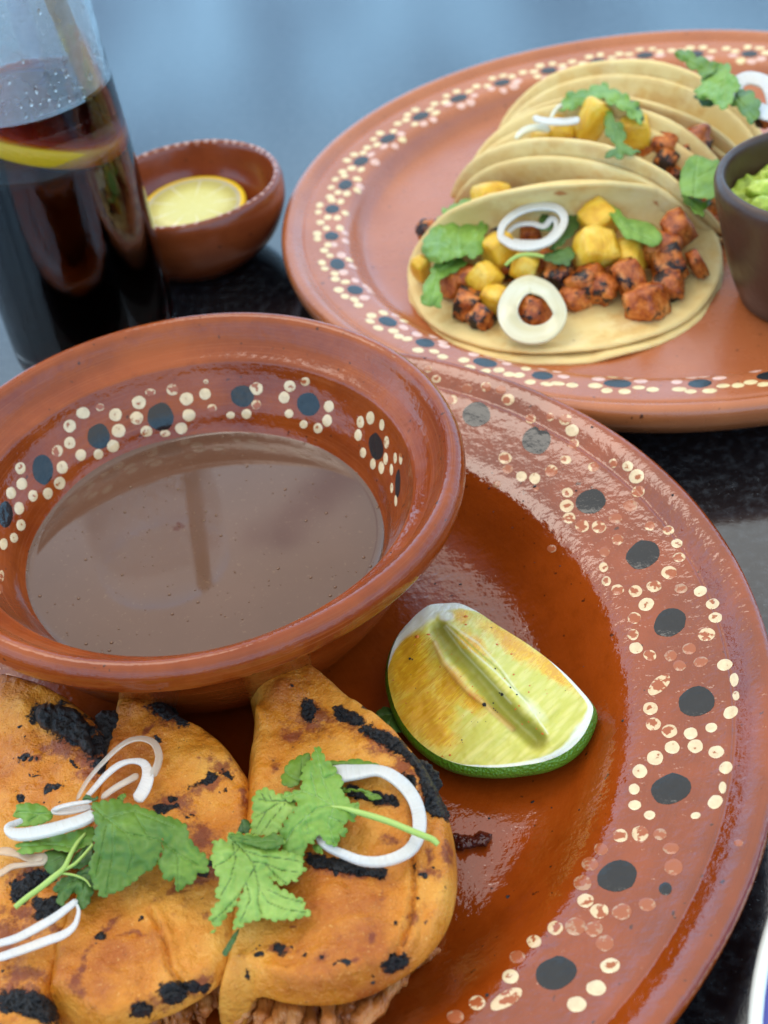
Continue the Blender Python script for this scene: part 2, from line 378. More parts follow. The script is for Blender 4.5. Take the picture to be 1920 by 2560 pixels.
# ------------------------------------------------------------------ lathe
def lathe(prof, cx, cy, seg=160, sx=1, sy=1, rot=0, wob=.003, wz=.0003, seed=0, smooth_n=4, z0=0):
    P = spline(prof, False, smooth_n) if smooth_n > 1 else np.array(prof, float)
    P[:, 0] = np.maximum(P[:, 0], 0)
    V = []; ln = np.r_[0, np.cumsum(np.linalg.norm(np.diff(P, axis=0), axis=1))]; n = len(P)
    for i in range(n):
        for j in range(seg):
            a = 2 * PI * j / seg; ca, sa = math.cos(a), math.sin(a)
            w = 1 + wob * nz3(ca * 1.6 + seed, sa * 1.6, ln[i] * 6) ; dz = wz * nz3(ca * 1.3 + 9, sa * 1.3 + seed, 2.2) * min(1, P[i, 0] / .03)
            r = P[i, 0] * w; x, y = r * ca * sx, r * sa * sy
            V.append((cx + x * math.cos(rot) - y * math.sin(rot), cy + x * math.sin(rot) + y * math.cos(rot), P[i, 1] + z0 + dz))
    F = []
    for i in range(n - 1):
        for j in range(seg):
            k2 = (j + 1) % seg
            a, b, c_, d = i * seg + j, i * seg + k2, (i + 1) * seg + k2, (i + 1) * seg + j
            F.append((a, b, c_, d))
    me = mesh('lathe', V, F)
    uv = me.uv_layers.new(name='UVMap'); U = []
    for i in range(n - 1):
        for j in range(seg):
            U += [(j / seg, ln[i]), ((j + 1) / seg, ln[i]), ((j + 1) / seg, ln[i + 1]), (j / seg, ln[i + 1])]
    uv.data.foreach_set('uv', np.array(U, dtype=np.float32).ravel())
    bm = bmesh.new(); bm.from_mesh(me); bmesh.ops.remove_doubles(bm, verts=bm.verts, dist=1e-7); bmesh.ops.recalc_face_normals(bm, faces=bm.faces); bm.to_mesh(me); bm.free()
    return me

# ------------------------------------------------------------------ ground and table
g = link('ground', mesh('ground', [(-60, -60, -.76), (60, -60, -.76), (60, 60, -.76), (-60, 60, -.76)], [(0, 1, 2, 3)]), mgr.m); tag(g, kind='structure')
tb = thing('table', 'dark polished granite table top under all the clay dishes', 'table', (0, .35, 0))
def boxmesh(x0, x1, y0, y1, z0, z1, bev=0):
    bm = bmesh.new(); r = bmesh.ops.create_cube(bm, size=1)
    for v in bm.verts: v.co = ((x0 + x1) / 2 + v.co.x * (x1 - x0), (y0 + y1) / 2 + v.co.y * (y1 - y0), (z0 + z1) / 2 + v.co.z * (z1 - z0))
    if bev: bmesh.ops.bevel(bm, geom=list(bm.edges), offset=bev, segments=3, affect='EDGES', profile=.5)
    me = bpy.data.meshes.new('box'); bm.to_mesh(me); bm.free(); return me
child('tabletop', boxmesh(-.75, .85, -.5, 1.15, -.03, 0, .003), mg.m, tb, False)
mleg = Mt('black painted iron'); mleg.set(Base_Color=(.02, .02, .02), Roughness=.5)
for lx in (-.68, .78):
    for ly in (-.43, 1.08):
        child('leg', boxmesh(lx - .02, lx + .02, ly - .02, ly + .02, -.76, -.03, .003), mleg.m, tb, False)

# ------------------------------------------------------------------ plates and bowls
PL1 = [(0, .0075), (.05, .0073), (.082, .0073), (.0955, .0078), (.1025, .0100), (.1085, .0142), (.1140, .0182), (.1190, .0204), (.1260, .0217), (.1350, .0236), (.1396, .0249), (.1408, .0247), (.1422, .0255), (.1450, .0272), (.1478, .0283), (.1498, .0283), (.1510, .0268), (.1502, .0240), (.1400, .0180), (.1250, .0110), (.1080, .0045), (.0960, .0006), (.0900, 0), (.03, 0), (0, 0)]
plate1 = thing('clay_plate', 'large glazed rust brown clay plate in front, under the soup bowl and lime', 'plate', (0, 0, 0), 'painted clay dinner plates')
p1b = child('plate_body', lathe(PL1, 0, 0, 220, wob=.004, wz=.0006, seed=3), mclay1.m, plate1)
C2 = (.1863, .2243)
PL2 = [(0, .0095), (.06, .0092), (.100, .0092), (.1130, .0100), (.1175, .0130), (.1205, .0170), (.1235, .0190), (.1300, .0200), (.1370, .0210), (.1385, .0208), (.1400, .0220), (.1420, .0234), (.1442, .0237), (.1460, .0227), (.1466, .0200), (.1450, .0155), (.1390, .0095), (.1280, .0045), (.1160, .0004), (.1120, 0), (.03, 0), (0, 0)]
plate2 = thing('clay_plate', 'paler terracotta clay plate behind, carrying the three corn tortilla tacos', 'plate', (*C2, 0), 'painted clay dinner plates')
p2b = child('plate_body', lathe(PL2, *C2, 200, wob=.003, wz=.0004, seed=11), mclay2.m, plate2)
BC = (.011, .05)
BWL = [(0, .0130), (.030, .0140), (.043, .0190), (.0515, .0280), (.0545, .0340), (.0580, .0390), (.0603, .0430), (.0614, .0458), (.0622, .0474), (.0645, .0486), (.0672, .0503), (.0695, .0532), (.0715, .0562), (.0738, .0570), (.0758, .0556), (.0765, .0530), (.0757, .0495), (.0730, .0470), (.0690, .0420), (.0640, .0340), (.0570, .0220), (.0500, .0130), (.0430, .0090), (.0400, .0080), (.02, .0082), (0, .0082)]
soup = thing('soup_bowl', 'round glazed clay bowl of brown broth standing on the front plate', 'bowl', (*BC, .008), 'clay bowls')
sb = child('bowl_body', lathe(BWL, *BC, 200, 1.025, .965, -1.02, .005, .0008, 5), mbowl.m, soup)
# small bowl
SC = (.0050, .2668)
SBL = [(0, .0080), (.018, .0085), (.028, .0130), (.0345, .0210), (.0368, .0290), (.0378, .0325), (.0392, .0340), (.0410, .0325), (.0418, .0280), (.0405, .0200), (.0350, .0100), (.0260, .0025), (.0200, 0), (0, 0)]
SBL = [(r * .93, z) for r, z in SBL]
small = thing('small_bowl', 'small clay salsa bowl with dotted rim behind the drink, holding a lemon slice', 'bowl', (*SC, 0), 'clay bowls')
smb = child('bowl_body', lathe(SBL, *SC, 120, wob=.006, wz=.0006, seed=8), msmall.m, small)

bpy.context.view_layer.update()
def bvh_w(*objs): return BVHTree.FromPolygons([v.co for o in objs for v in o.data.vertices], [tuple(i + off for i in p.vertices) for o, off in zip(objs, np.r_[0, np.cumsum([len(o.data.vertices) for o in objs])][:-1].tolist()) for p in o.data.polygons])
B1, B2, BS, BSM = bvh_w(p1b), bvh_w(p2b), bvh_w(sb), bvh_w(smb)
def hit_cam(B, x, y):
    h = B.ray_cast(Vector(CP), ray(x, y)); return h[0], h[1]
def painted(B, cast, m, root, rings=3, seg=18, off=.00012, name='painted_dot', mother=None):
    """cast(u, v) with u, v in the unit disc gives (point, normal) on the clay"""
    V, R, F = [], [], []
    ph = random.random() * 9
    p, n = cast(0, 0)
    if p is None: return None
    V.append(p + n * off); R.append(0)
    for k in range(1, rings + 1):
        for j in range(seg):
            a = 2 * PI * j / seg; rr = (k / rings) * (1 + .09 * noise.noise(Vector((math.cos(a) * 1.7 + ph, math.sin(a) * 1.7, ph))))
            p, n = cast(rr * math.cos(a), rr * math.sin(a))
            if p is None: return None
            V.append(p + n * (off if k < rings else off * .3)); R.append(k / rings)
    for j in range(seg):
        F.append((0, 1 + j, 1 + (j + 1) % seg))
        for k in range(rings - 1):
            a = 1 + k * seg + j; b = 1 + k * seg + (j + 1) % seg; F.append((a, a + seg, b + seg, b))
    me = mesh('dot', V, F); attr(me, 'rad', R)
    # faces must look out of the clay
    me.update(); nn = me.polygons[0].normal
    if nn.dot(cast(0, 0)[1]) < 0: me.flip_normals()
    return child(name, me, m, root)
def dots_px(B, L, m, root, fr, name='painted_dot'):
    for d in L:
        x, y = fr((d[0], d[1])); s = fr((1, 0))[0] - fr((0, 0))[0]
        rx = d[2] * s; ry = (d[3] if len(d) > 3 and d[3] else d[2]) * s; a = math.radians(d[4]) if len(d) > 4 else 0
        def cast(u, v):
            X, Y = u * rx, v * ry
            return hit_cam(B, x + X * math.cos(a) - Y * math.sin(a), y + X * math.sin(a) + Y * math.cos(a))
        painted(B, cast, m, root, seg=20 if rx > 15 else 14, rings=3, name=name)
# black marks of the front plate (crop E: right part, crop G: lower right part)
dots_px(B1, [(285, 332, 67, 58, -5), (568, 455, 68, 64, -30), (824, 742, 72, 57, -18), (1069, 992, 80, 64, -28), (1196, 1313, 80, 62, -30)], mblack.m, plate1, FE, 'painted_spot')
dots_px(B1, [(1323, 140, 88, 69, -15), (1202, 550, 93, 70, -18), (948, 963, 93, 72, -12), (661, 1418, 96, 76, -20), (1176, 1022, 32, 30)], mblack.m, plate1, FG, 'painted_spot')
dots_px(B1, [(736, 407, 31, 28), (998, 576, 26, 24), (1040, 624, 38, 32, -30), (497, 624, 26, 24), (560, 634, 26, 26), (1085, 1228, 38, 30, -20), (1398, 1225, 32, 25, -20), (1412, 1290, 32, 25), (1455, 1512, 37, 27, -15), (1500, 1580, 22, 28), (1230, 940, 27, 22), (1037, 1433, 31, 27), (1340, 1165, 32, 24, -20)], mcream.m, plate1, FE)
dots_px(B1, [(330, 202, 25, 23), (434, 262, 30, 27), (540, 353, 25, 22), (632, 344, 20, 19), (704, 356, 31, 25, -20), (742, 472, 27, 22, -20), (420, 538, 32, 27), (706, 546, 27, 20), (638, 598, 31, 27, -20), (836, 580, 26, 22), (930, 562, 20, 22), (714, 700, 26, 23), (710, 764, 33, 30), (722, 820, 30, 26), (1048, 695, 32, 26, -20), (783, 858, 33, 30), (862, 862, 34, 29), (1102, 858, 26, 22), (1190, 878, 28, 22), (950, 922, 28, 26), (1240, 1006, 30, 22), (1193, 1078, 38, 31), (884, 1052, 22, 23), (897, 1118, 22, 23), (950, 1158, 30, 25), (1034, 1166, 32, 28), (1122, 1142, 36, 27), (1030, 1292, 31, 28), (1023, 1370, 27, 26), (1103, 1468, 32, 25, 20), (1370, 1370, 41, 31, -10), (96, 165, 22, 18), (56, 118, 18, 16), (172, 262, 23, 22)], mworn.m, plate1, FE)
dots_px(B1, [(1010, 762, 34, 27), (940, 822, 33, 24), (888, 980, 26, 24), (1248, 1153, 31, 23), (1288, 1437, 33, 27), (1200, 1470, 30, 26), (1342, 1498, 35, 24, -20), (1242, 1516, 31, 25), (400, 216, 26, 20), (240, 210, 26, 24), (432, 590, 26, 22), (380, 660, 20, 18), (640, 965, 22, 18), (565, 682, 14, 12)], mgone.m, plate1, FE)
dots_px(B1, [(1500, 40, 20, 30), (1508, 112, 17, 22), (1484, 190, 37, 28, -30), (1392, 262, 29, 22, -10), (1295, 290, 33, 28), (1208, 356, 36, 30), (1317, 350, 36, 32), (1416, 377, 37, 29, -10), (1127, 405, 39, 34), (1460, 452, 32, 28, -30), (1445, 545, 18, 28), (1410, 612, 36, 30, -40), (1318, 677, 24, 16, -10), (1101, 675, 27, 21), (1031, 628, 31, 23), (850, 1490, 48, 36), (757, 1566, 46, 37), (915, 1384, 46, 35, -10), (446, 1436, 40, 33), (1055, 468, 35, 32), (1028, 552, 26, 26)], mcream.m, plate1, FG)
dots_px(B1, [(1105, 172, 36, 30), (1118, 245, 36, 31), (1195, 279, 38, 31), (1147, 60, 66, 32, -42), (963, 772, 36, 31), (1056, 762, 39, 37), (800, 1078, 39, 33), (864, 1127, 43, 35), (556, 1271, 34, 30), (656, 1207, 37, 33), (288, 1560, 40, 34), (426, 1542, 84, 36, -30)], mworn.m, plate1, FG)
dots_px(B1, [(872, 835, 33, 29), (1150, 765, 33, 27), (1203, 832, 39, 27), (1215, 920, 45, 38), (785, 995, 43, 36), (820, 905, 40, 32), (752, 1200, 48, 43), (838, 1212, 43, 36), (970, 1130, 45, 38), (1090, 1096, 40, 32), (890, 1278, 43, 38), (478, 1343, 36, 30), (185, 1625, 40, 32), (1436, 1822 - 280, 20, 16), (1520, 806, 22, 16)], mgone.m, plate1, FG)
# soup bowl marks (crop H)
dots_px(BS, [(148, 572, 37, 52, -5), (342, 458, 40, 43), (556, 391, 47, 48), (838, 318, 41, 37, 10), (1066, 346, 39, 41, -10), (1300, 492, 24, 47, -8), (1375, 620, 9, 50, 3), (18, 728, 26, 46)], mblack.m, soup, FH, 'painted_spot')
dots_px(BS, [(70, 568, 18, 21), (75, 622, 19, 21), (38, 653, 17, 21), (114, 663, 17, 20), (165, 655, 17, 20), (206, 619, 20, 22), (215, 565, 20, 22), (66, 706, 17, 22), (72, 764, 16, 20), (48, 808, 14, 17), (12, 830, 14, 20),
    (241, 422, 22, 22), (241, 480, 20, 21), (287, 377, 24, 20), (279, 522, 19, 20), (340, 519, 17, 18), (391, 491, 21, 22), (410, 438, 24, 23), (399, 383, 22, 22),
    (480, 340, 24, 23), (472, 394, 23, 22), (506, 440, 21, 19), (645, 328, 24, 22), (653, 384, 23, 21), (626, 430, 21, 20), (709, 311, 20, 20), (886, 293, 23, 22),
    (797, 384, 15, 12), (852, 380, 17, 17), (982, 323, 19, 20), (1002, 284, 20, 20), (999, 379, 15, 15), (1050, 416, 14, 15), (1099, 429, 16, 18), (1131, 403, 17, 21), (1137, 354, 18, 20),
    (1246, 408, 13, 21), (1280, 394, 14, 23), (1320, 418, 9, 20), (1238, 453, 13, 20), (1255, 514, 11, 18), (1289, 553, 10, 19), (1318, 566, 10, 22), (1336, 478, 9, 22), (1333, 535, 8, 22), (1366, 532, 6, 19), (1385, 535, 6, 20), (1353, 572, 6, 20), (1354, 636, 5, 18), (1368, 680, 5, 20)], mcream.m, soup, FH)
dots_px(BS, [(198, 508, 19, 20), (596, 296, 21, 20), (571, 447, 18, 12), (733, 360, 16, 14), (886, 348, 17, 17), (1055, 268, 17, 15), (345, 357, 15, 13), (520, 305, 18, 13), (712, 268, 9, 8), (5, 940, 9, 20), (2, 985, 8, 18)], mworn.m, soup, FH)
# rear plate marks: black spots with a ring of cream dots
def dot_polar(B, cx, cy, r, a, rr, rt, m, root, name, seg=12):
    px, py = cx + r * math.cos(a), cy + r * math.sin(a)
    def cast(u, v):
        x = px + u * rr * math.cos(a) - v * rt * math.sin(a); y = py + u * rr * math.sin(a) + v * rt * math.cos(a)
        h = B.ray_cast(Vector((x, y, .2)), Vector((0, 0, -1))); return h[0], h[1]
    painted(B, cast, m, root, rings=2, seg=seg, name=name, off=.0001)
angs = [-100 + 0, -110.5, -121, -131, -141.5, -152, -162.5, -172.5, 178, 168.5, 159, 149.5, 139.5, 129.5, 119, 109, 99, 89, 79, 69, 59, -89, -78]
for k_, ad in enumerate(angs):
    a = math.radians(ad + random.uniform(-.8, .8)); rc = .1277 + random.uniform(-.0008, .0008)
    dot_polar(B2, *C2, rc, a, .0028, .0038 + random.uniform(-.0004, .0007), mblack2.m, plate2, 'painted_spot', 16)
    for q in range(8):
        t = q * PI / 4 + .39 + random.uniform(-.14, .14)
        if random.random() < .05: continue
        rr_, ra = .0056 * math.cos(t), .0072 * math.sin(t)
        inner = rr_ < 0
        if abs(ra) > .0055: rr_ += random.uniform(-.001, .001)
        dot_polar(B2, *C2, rc + rr_, a + ra / rc, .0016 + random.uniform(-.0003, .0003), .0020 + random.uniform(-.0003, .0004), (mcreamrefl2 if inner and random.random() < .75 else mcream2).m, plate2, 'painted_dot', 10)
    a2 = a + math.radians(4.9)
    for rr_ in (.0035,):
        dot_polar(B2, *C2, rc + rr_, a2, .0017, .0020, mcream2.m, plate2, 'painted_dot', 10)
# scalloped pale dots on the lip of the small bowl
for j in range(52):
    dot_polar(BSM, *SC, .0390 * .93, 2 * PI * j / 52 + random.uniform(-.03, .03), .0010 + random.uniform(-.0003, .0002), .0013, mgone2.m, small, 'painted_dot', 8)

# ------------------------------------------------------------------ broth
mbr = Mt('beef broth')
c = mbr.ramp(mbr.noise(22, 3, .5), [(.3, (.095, .045, .026)), (.7, (.125, .062, .038))])
c = mbr.mix(mbr.math('MULTIPLY', mbr.rng(mbr.noise(700, 3, .7), .62, .7), .3), c, (.24, .14, .08))
c = mbr.mix(mbr.rng(mbr.noise(75, 3, .6), .71, .75), c, (.09, .02, .006))
mbr.set(Base_Color=c, Roughness=.04, IOR=1.52, Normal=mbr.bump(mbr.noise(14, 2), .05, .002))
V = []; F = []; seg = 120
for i, (r, z) in enumerate([(0, 0), (.02, 0), (.04, 0), (.049, 0), (.0510, .00005), (.0522, .0004), (.0530, .0011)]):
    for j in range(seg):
        a = 2 * PI * j / seg; x, y = r * math.cos(a) * 1.015, r * math.sin(a) * .975; q = -1.02
        V.append((BC[0] + x * math.cos(q) - y * math.sin(q), BC[1] + x * math.sin(q) + y * math.cos(q), .0280 + z))
for i in range(6):
    for j in range(seg): F.append((i * seg + j, (i + 1) * seg + j, (i + 1) * seg + (j + 1) % seg, i * seg + (j + 1) % seg))
me = mesh('broth', V, F); bm = bmesh.new(); bm.from_mesh(me); bmesh.ops.remove_doubles(bm, verts=bm.verts, dist=1e-6); bm.to_mesh(me); bm.free()
broth = link('broth', me, mbr.m); tag(broth, 'smooth brown beef broth filling the large clay bowl', 'soup')
bm = bmesh.new()
for i in range(230):
    a = random.random() * 2 * PI; r = .047 * math.sqrt(random.random()); s = random.choice([.00016, .0002, .00025, .0003, .0005])
    if random.random() < .25: r = .0495 + random.random() * .001
    ret = bmesh.ops.create_uvsphere(bm, u_segments=8, v_segments=5, radius=s)
    for v in ret['verts']: v.co = Vector((BC[0] + r * math.cos(a), BC[1] + r * math.sin(a), .02805)) + Vector((v.co.x, v.co.y, v.co.z * .5))
me = bpy.data.meshes.new('bubbles'); bm.to_mesh(me); bm.free()
mbub = Mt('broth bubble'); mbub.set(Base_Color=(.16, .08, .04), Roughness=.08)
bub = link('bubble', me, mbub.m); bub.parent = broth; bub['kind'] = 'stuff'

# ------------------------------------------------------------------ front tacos
def warp(Q, amp=8.0):
    o = np.zeros_like(Q)
    for i, (x, y) in enumerate(Q):
        v = noise.noise_vector(Vector((x * .035, y * .035, 1.7))) + .6 * noise.noise_vector(Vector((x * .10, y * .10, 5.1))); o[i] = (v[0], v[1])
    return Q + o * amp
def mval(Q, blobs):
    """Q (n,2) pixel places; blobs (x, y, rx, ry, angle) ellipses or ('c', x1, y1, x2, y2, r) bars; 0.5 on the outline, 1 inside"""
    out = np.zeros(len(Q))
    for b in blobs:
        if b[0] == 'c':
            _, x1, y1, x2, y2, r = b; A = np.array([x1, y1]); ab = np.array([x2 - x1, y2 - y1])
            t = np.clip((Q - A) @ ab / max(ab @ ab, 1e-9), 0, 1); d = np.linalg.norm(Q - A - t[:, None] * ab, axis=1) / r
        else:
            x, y, rx, ry, an = b; an = math.radians(an); D = Q - np.array([x, y])
            u = D[:, 0] * math.cos(an) + D[:, 1] * math.sin(an); v = -D[:, 0] * math.sin(an) + D[:, 1] * math.cos(an)
            d = np.sqrt((u / rx) ** 2 + (v / ry) ** 2)
        out = np.maximum(out, np.clip(1 - d * .5, 0, 1))
    return out
def bl(fr, L):
    s = fr((1, 0))[0] - fr((0, 0))[0]; out = []
    for b in L:
        if b[0] == 'c': out.append(('c', *fr((b[1], b[2])), *fr((b[3], b[4])), b[5] * s))
        else: out.append((*fr((b[0], b[1])), b[2] * s, b[3] * s, b[4] if len(b) > 4 else 0))
    return out
ALLT = []
def front_taco(label, out, folds, ztop, zlip, char, brown, bumps, seed, crease=None, step=.0009):
    """out: outline (px) listed clockwise in the photo; folds: per point 1 where the tortilla folds down to the plate, 0 where it opens"""
    O = spline([(*p, f) for p, f in zip(out, folds)], True, 8)
    O = resample(O, 5.0, True); fw = np.clip(O[:, 2], 0, 1)
    ze = zlip * (1 - fw) + .0125 * fw
    W = np.array([at(x, y, z) for (x, y), z in zip(O[:, :2], ze)])
    V2, F = cdt(W[:, :2], step, rings=(.00025, .0007, .0014, .0023))
    d, idx = seg_dist(V2, W[:, :2])
    n = len(W)
    wgt = np.zeros(len(V2)); fold = np.zeros(len(V2)); zed = np.zeros(len(V2))
    for i in range(0, n, 3):
        w = 1 / (np.linalg.norm(V2 - W[i, :2], axis=1) ** 3 + 1e-10); wgt += w; fold += w * fw[i]; zed += w * ze[i]
    fold /= wgt; zed /= wgt
    wid = .0022 * (1 - fold) + .0065 * fold
    t = np.clip(d / wid, 0, 1); pr = np.sqrt(np.clip(1 - (1 - t) ** 2, 0, 1)); pr2 = t * t * (3 - 2 * t)
    p = pr * fold + (1 - fold) * (.55 * pr + .45 * pr2)
    Z = zed + (ztop - zed) * p
    Pw = np.c_[V2, Z]; Q = proj(Pw)
    for (bx, by, br_, bh) in bumps:
        dd = np.linalg.norm(Q - np.array([bx, by]), axis=1) / br_; Z += bh * np.exp(-dd * dd * 1.6) * np.clip(d / .003, 0, 1)
    if crease is not None:
        dc, _ = seg_dist(Q, np.array(crease), False); Z += -.0016 * np.exp(-(dc / 6) ** 2) + .0010 * np.exp(-((dc - 14) / 9) ** 2); 
    Z += np.array([.0026 * fbm(x, y, seed, 34, 2) + .0011 * abs(fbm(x, y, seed + 5, 110, 2)) + .00045 * fbm(x, y, seed + 3, 260, 3) for x, y in V2]) * np.clip(d / .0015, 0, 1)
    Pw = np.c_[V2, Z]; Q = proj(Pw)
    N = len(V2); V = [tuple(v) for v in Pw]; Fc = [tuple(f) for f in F]
    # underside / skirt: lip turned under where open, down to the plate where folded
    loop = []
    for w_ in W[:, :2]:
        i = int(np.argmin(((V2 - w_) ** 2).sum(1)))
        if i not in loop: loop.append(i)
    if .5 * np.sum(W[:, 0] * np.roll(W[:, 1], -1) - np.roll(W[:, 0], -1) * W[:, 1]) < 0: loop.reverse()
    cen = V2.mean(0); prev = loop
    Vx = []; 
    for k_, (dz, inn) in enumerate([(.0011, -.0003), (.0022, .0004), (.006, .004), (.012, .0075)]):
        cur = []
        for i in loop:
            x, y, z = Pw[i]; f = fold[i]; dv = np.array([x, y]) - cen; l = np.linalg.norm(dv); dv /= l
            drop = (dz if k_ < 2 else [0, 0, .0022, .0026][k_] * (1 - f) + dz * f * .5); zz = max(z - drop, .0085)
            pin = (inn if k_ < 2 else [0, 0, .004, .010][k_] * (1 - f) + inn * f * .35)
            cur.append(len(V)); V.append((x - dv[0] * pin, y - dv[1] * pin, zz))
        m_ = len(loop)
        for j in range(m_):
            a, b = prev[j], prev[(j + 1) % m_]; c_, d_ = cur[(j + 1) % m_], cur[j]
            Fc.append((a, d_, c_, b))
        prev = cur
    me = mesh('tortilla', V, Fc); Qa = warp(proj(np.array(V)), 11)
    cen3 = Pw.mean(0)
    attr(me, 'char', mval(Qa, [(*b[:2], b[2] * 1.12, b[3] * 1.12, b[4]) if b[0] != 'c' else b for b in char])); attr(me, 'brown', mval(Qa, brown))
    root = thing('birria_taco', label, 'taco', (cen[0], cen[1], .0085), 'folded fried tacos on the front plate')
    o = child('tortilla', me, mt.m, root); ALLT.append(o)
    # lower half of the same folded tortilla, flat on the plate
    O2 = cen + (W[:, :2] - cen) * .88 + np.array([0, .0055])
    V2b, Fb = cdt(O2, .004); Vb = [(x, y, .0105 + .0008 * fbm(x, y, seed, 90, 2)) for x, y in V2b]; nb_ = len(Vb)
    Vb += [(x, y, z - .002) for x, y, z in Vb]; Fl = list(Fb) + [tuple(i + nb_ for i in f[::-1]) for f in Fb] + [(b, a, a + nb_, b + nb_) for a, b in boundary(Fb)]
    me = mesh('lower', Vb, Fl); attr(me, 'char', np.zeros(len(Vb))); attr(me, 'brown', np.full(len(Vb), .35))
    child('tortilla_lower_half', me, mt.m, root)
    return root, W, cen
def px(fr, L): return [fr(p) for p in L]

# right taco
T3 = px(FV, [(548, 1530), (562, 1495), (592, 1462), (632, 1454), (682, 1476), (745, 1512), (805, 1556), (858, 1595), (905, 1645), (942, 1702), (966, 1765), (980, 1830), (984, 1900), (975, 1965), (950, 2022), (905, 2075), (845, 2118), (775, 2150), (700, 2163), (620, 2158), (560, 2143), (540, 2160), (515, 2225), (484, 2235), (492, 2160), (500, 2090), (512, 2020), (524, 1950), (532, 1880), (540, 1810), (548, 1730), (560, 1655), (565, 1600), (552, 1570)])
f3 = [1, 1, .9, .7, .5, .3, .2, .1, 0, 0, 0, 0, 0, 0, 0, 0, 0, 0, 0, 0, 0, .3, .8, 1, 1, 1, 1, 1, 1, 1, 1, 1, 1, 1]
ch3 = bl(FN, [(640, 290, 34, 50, 10), (640, 330, 22, 20), (840, 320, 75, 30, 32), (890, 345, 40, 24, 20), (960, 405, 40, 26, 20), (1040, 450, 90, 36, 22), (1120, 490, 50, 40), (1200, 560, 40, 24, 20), (1270, 600, 60, 50, 50), (1310, 700, 52, 75, -10), (1350, 830, 60, 50, 40), (1400, 880, 30, 20), (1185, 690, 50, 30, 30), (1215, 745, 22, 30), ('c', 860, 735, 1100, 790, 26), ('c', 650, 1110, 1040, 1185, 30), (930, 1170, 60, 24, 8), (690, 1120, 60, 30), (480, 1600, 34, 24, 30), (540, 1582, 16, 12), (370, 1625, 30, 11, 10), (620, 1640, 14, 12), (700, 1640, 20, 16, 30), (840, 1665, 36, 17, -8), (1120, 1680, 62, 34, -10), (1090, 1640, 18, 22), (1160, 1640, 30, 12, 20), (305, 1745, 12, 20, 20), (1220, 1158, 12, 16), (1318, 1158, 10, 10), (1268, 1198, 22, 9), (985, 1780, 6, 14, 0), (1235, 1320, 12, 12), (545, 150, 20, 12, 30), (1095, 1475, 14, 12), (800, 1185, 20, 16), (960, 280, 30, 18, 30)])
br3 = bl(FN, [(640, 380, 110, 70, 10), (560, 440, 80, 40), (700, 320, 90, 60, 30), (850, 340, 110, 50, 30), (1040, 470, 150, 70, 25), (1180, 620, 110, 80, 40), (1300, 760, 60, 120), (1400, 1080, 30, 70), (470, 600, 30, 30), (1180, 1450, 60, 22, -60), (1100, 1000, 60, 30), (1050, 780, 120, 30, 10), (850, 1180, 220, 26, 8), (480, 1600, 70, 30), (700, 1640, 50, 30), (880, 1655, 40, 14, -8), (800, 1550, 40, 12, -12), (980, 1540, 24, 28), (540, 1490, 50, 8, -8), (1280, 1180, 70, 40), (1120, 1690, 70, 40), (1050, 1330, 20, 20), (1300, 1090, 24, 60)])
t3, W3, c3 = front_taco('rightmost orange fried taco, right edge charred black, thick onion ring on top', T3, f3, .0325, .0285, ch3, br3,
    [(*FV((620, 1500)), 45, .003), (*FV((555, 1550)), 25, .003), (*FV((740, 2080)), 130, .0015), (*FV((600, 2110)), 60, .002)], 1.3,
    crease=px(FN, [(1190, 700), (1210, 900), (1205, 1100), (1215, 1260), (1195, 1420), (1150, 1560), (1090, 1640)]))
# middle taco
T2 = px(FK, [(672, 290), (720, 262), (800, 262), (890, 290), (960, 335), (1010, 392), (1090, 425), (1170, 452), (1240, 515), (1310, 610), (1362, 700), (1382, 780), (1372, 900), (1370, 1040), (1360, 1200), (1335, 1400), (1290, 1600), (1245, 1715), (1150, 1805), (1060, 1865), (960, 1920), (830, 1972), (700, 2030), (560, 2100), (330, 2110), (318, 2030), (335, 1880), (365, 1760), (400, 1690), (415, 1620), (455, 1540), (460, 1450), (495, 1340), (520, 1200), (560, 1000), (600, 800), (630, 640), (665, 510), (690, 410), (685, 340)])
f2 = [.8, .8, .7, .5, .3, .2, .1, 0, 0, 0, 0, 0, 0, 0, 0, 0, 0, 0, 0, 0, 0, 0, 0, .2, 1, 1, 1, 1, 1, 1, 1, 1, 1, 1, 1, 1, 1, 1, 1, 1]
ch2 = bl(FK, [(895, 290, 75, 40, 20), (990, 350, 40, 26, 40), (935, 782, 22, 17), (900, 830, 60, 12, 5), (1040, 868, 34, 7), (880, 858, 20, 6), (1240, 640, 40, 18, 20), (1130, 670, 70, 20, -25), (550, 1532, 26, 20), (775, 1422, 20, 9), (955, 1830, 70, 46, -10), (780, 1925, 54, 30, -10), (1040, 1800, 40, 22, -25), (1110, 1815, 40, 14, -20), (1100, 1180, 40, 20), (860, 460, 34, 10, 20), (1235, 735, 8, 8), (810, 1690, 8, 5), (1350, 1740 - 400, 10, 10), (1170, 1130, 30, 30)])
br2 = bl(FK, [(1150, 690, 170, 34, -22), (810, 400, 40, 14, -40), (950, 810, 120, 60), (1100, 990, 110, 60, 30), (1040, 1240, 170, 34, -22), (1170, 1180, 90, 50), (740, 1520, 80, 16), (440, 1690, 90, 22, -60), (410, 1780, 45, 60), (1090, 1790, 80, 40, -25), (900, 1870, 180, 50, -20), (1220, 620, 90, 50, 40), (900, 300, 110, 70, 20), (1190, 1400, 60, 18), (580, 1480, 70, 14, -40), (1080, 560, 20, 14), (1330, 760, 30, 60)])
t2, W2, c2 = front_taco('middle orange fried taco with the big curled cilantro leaf lying across it', T2, f2, .0315, .0275, ch2, br2,
    [(*FK((760, 300)), 35, .0025), (*FK((900, 1400)), 140, .0015), (*FK((1000, 600)), 90, .001)], 4.1, crease=px(FK, [(820, 1400), (900, 1560), (930, 1720), (1010, 1800)]))
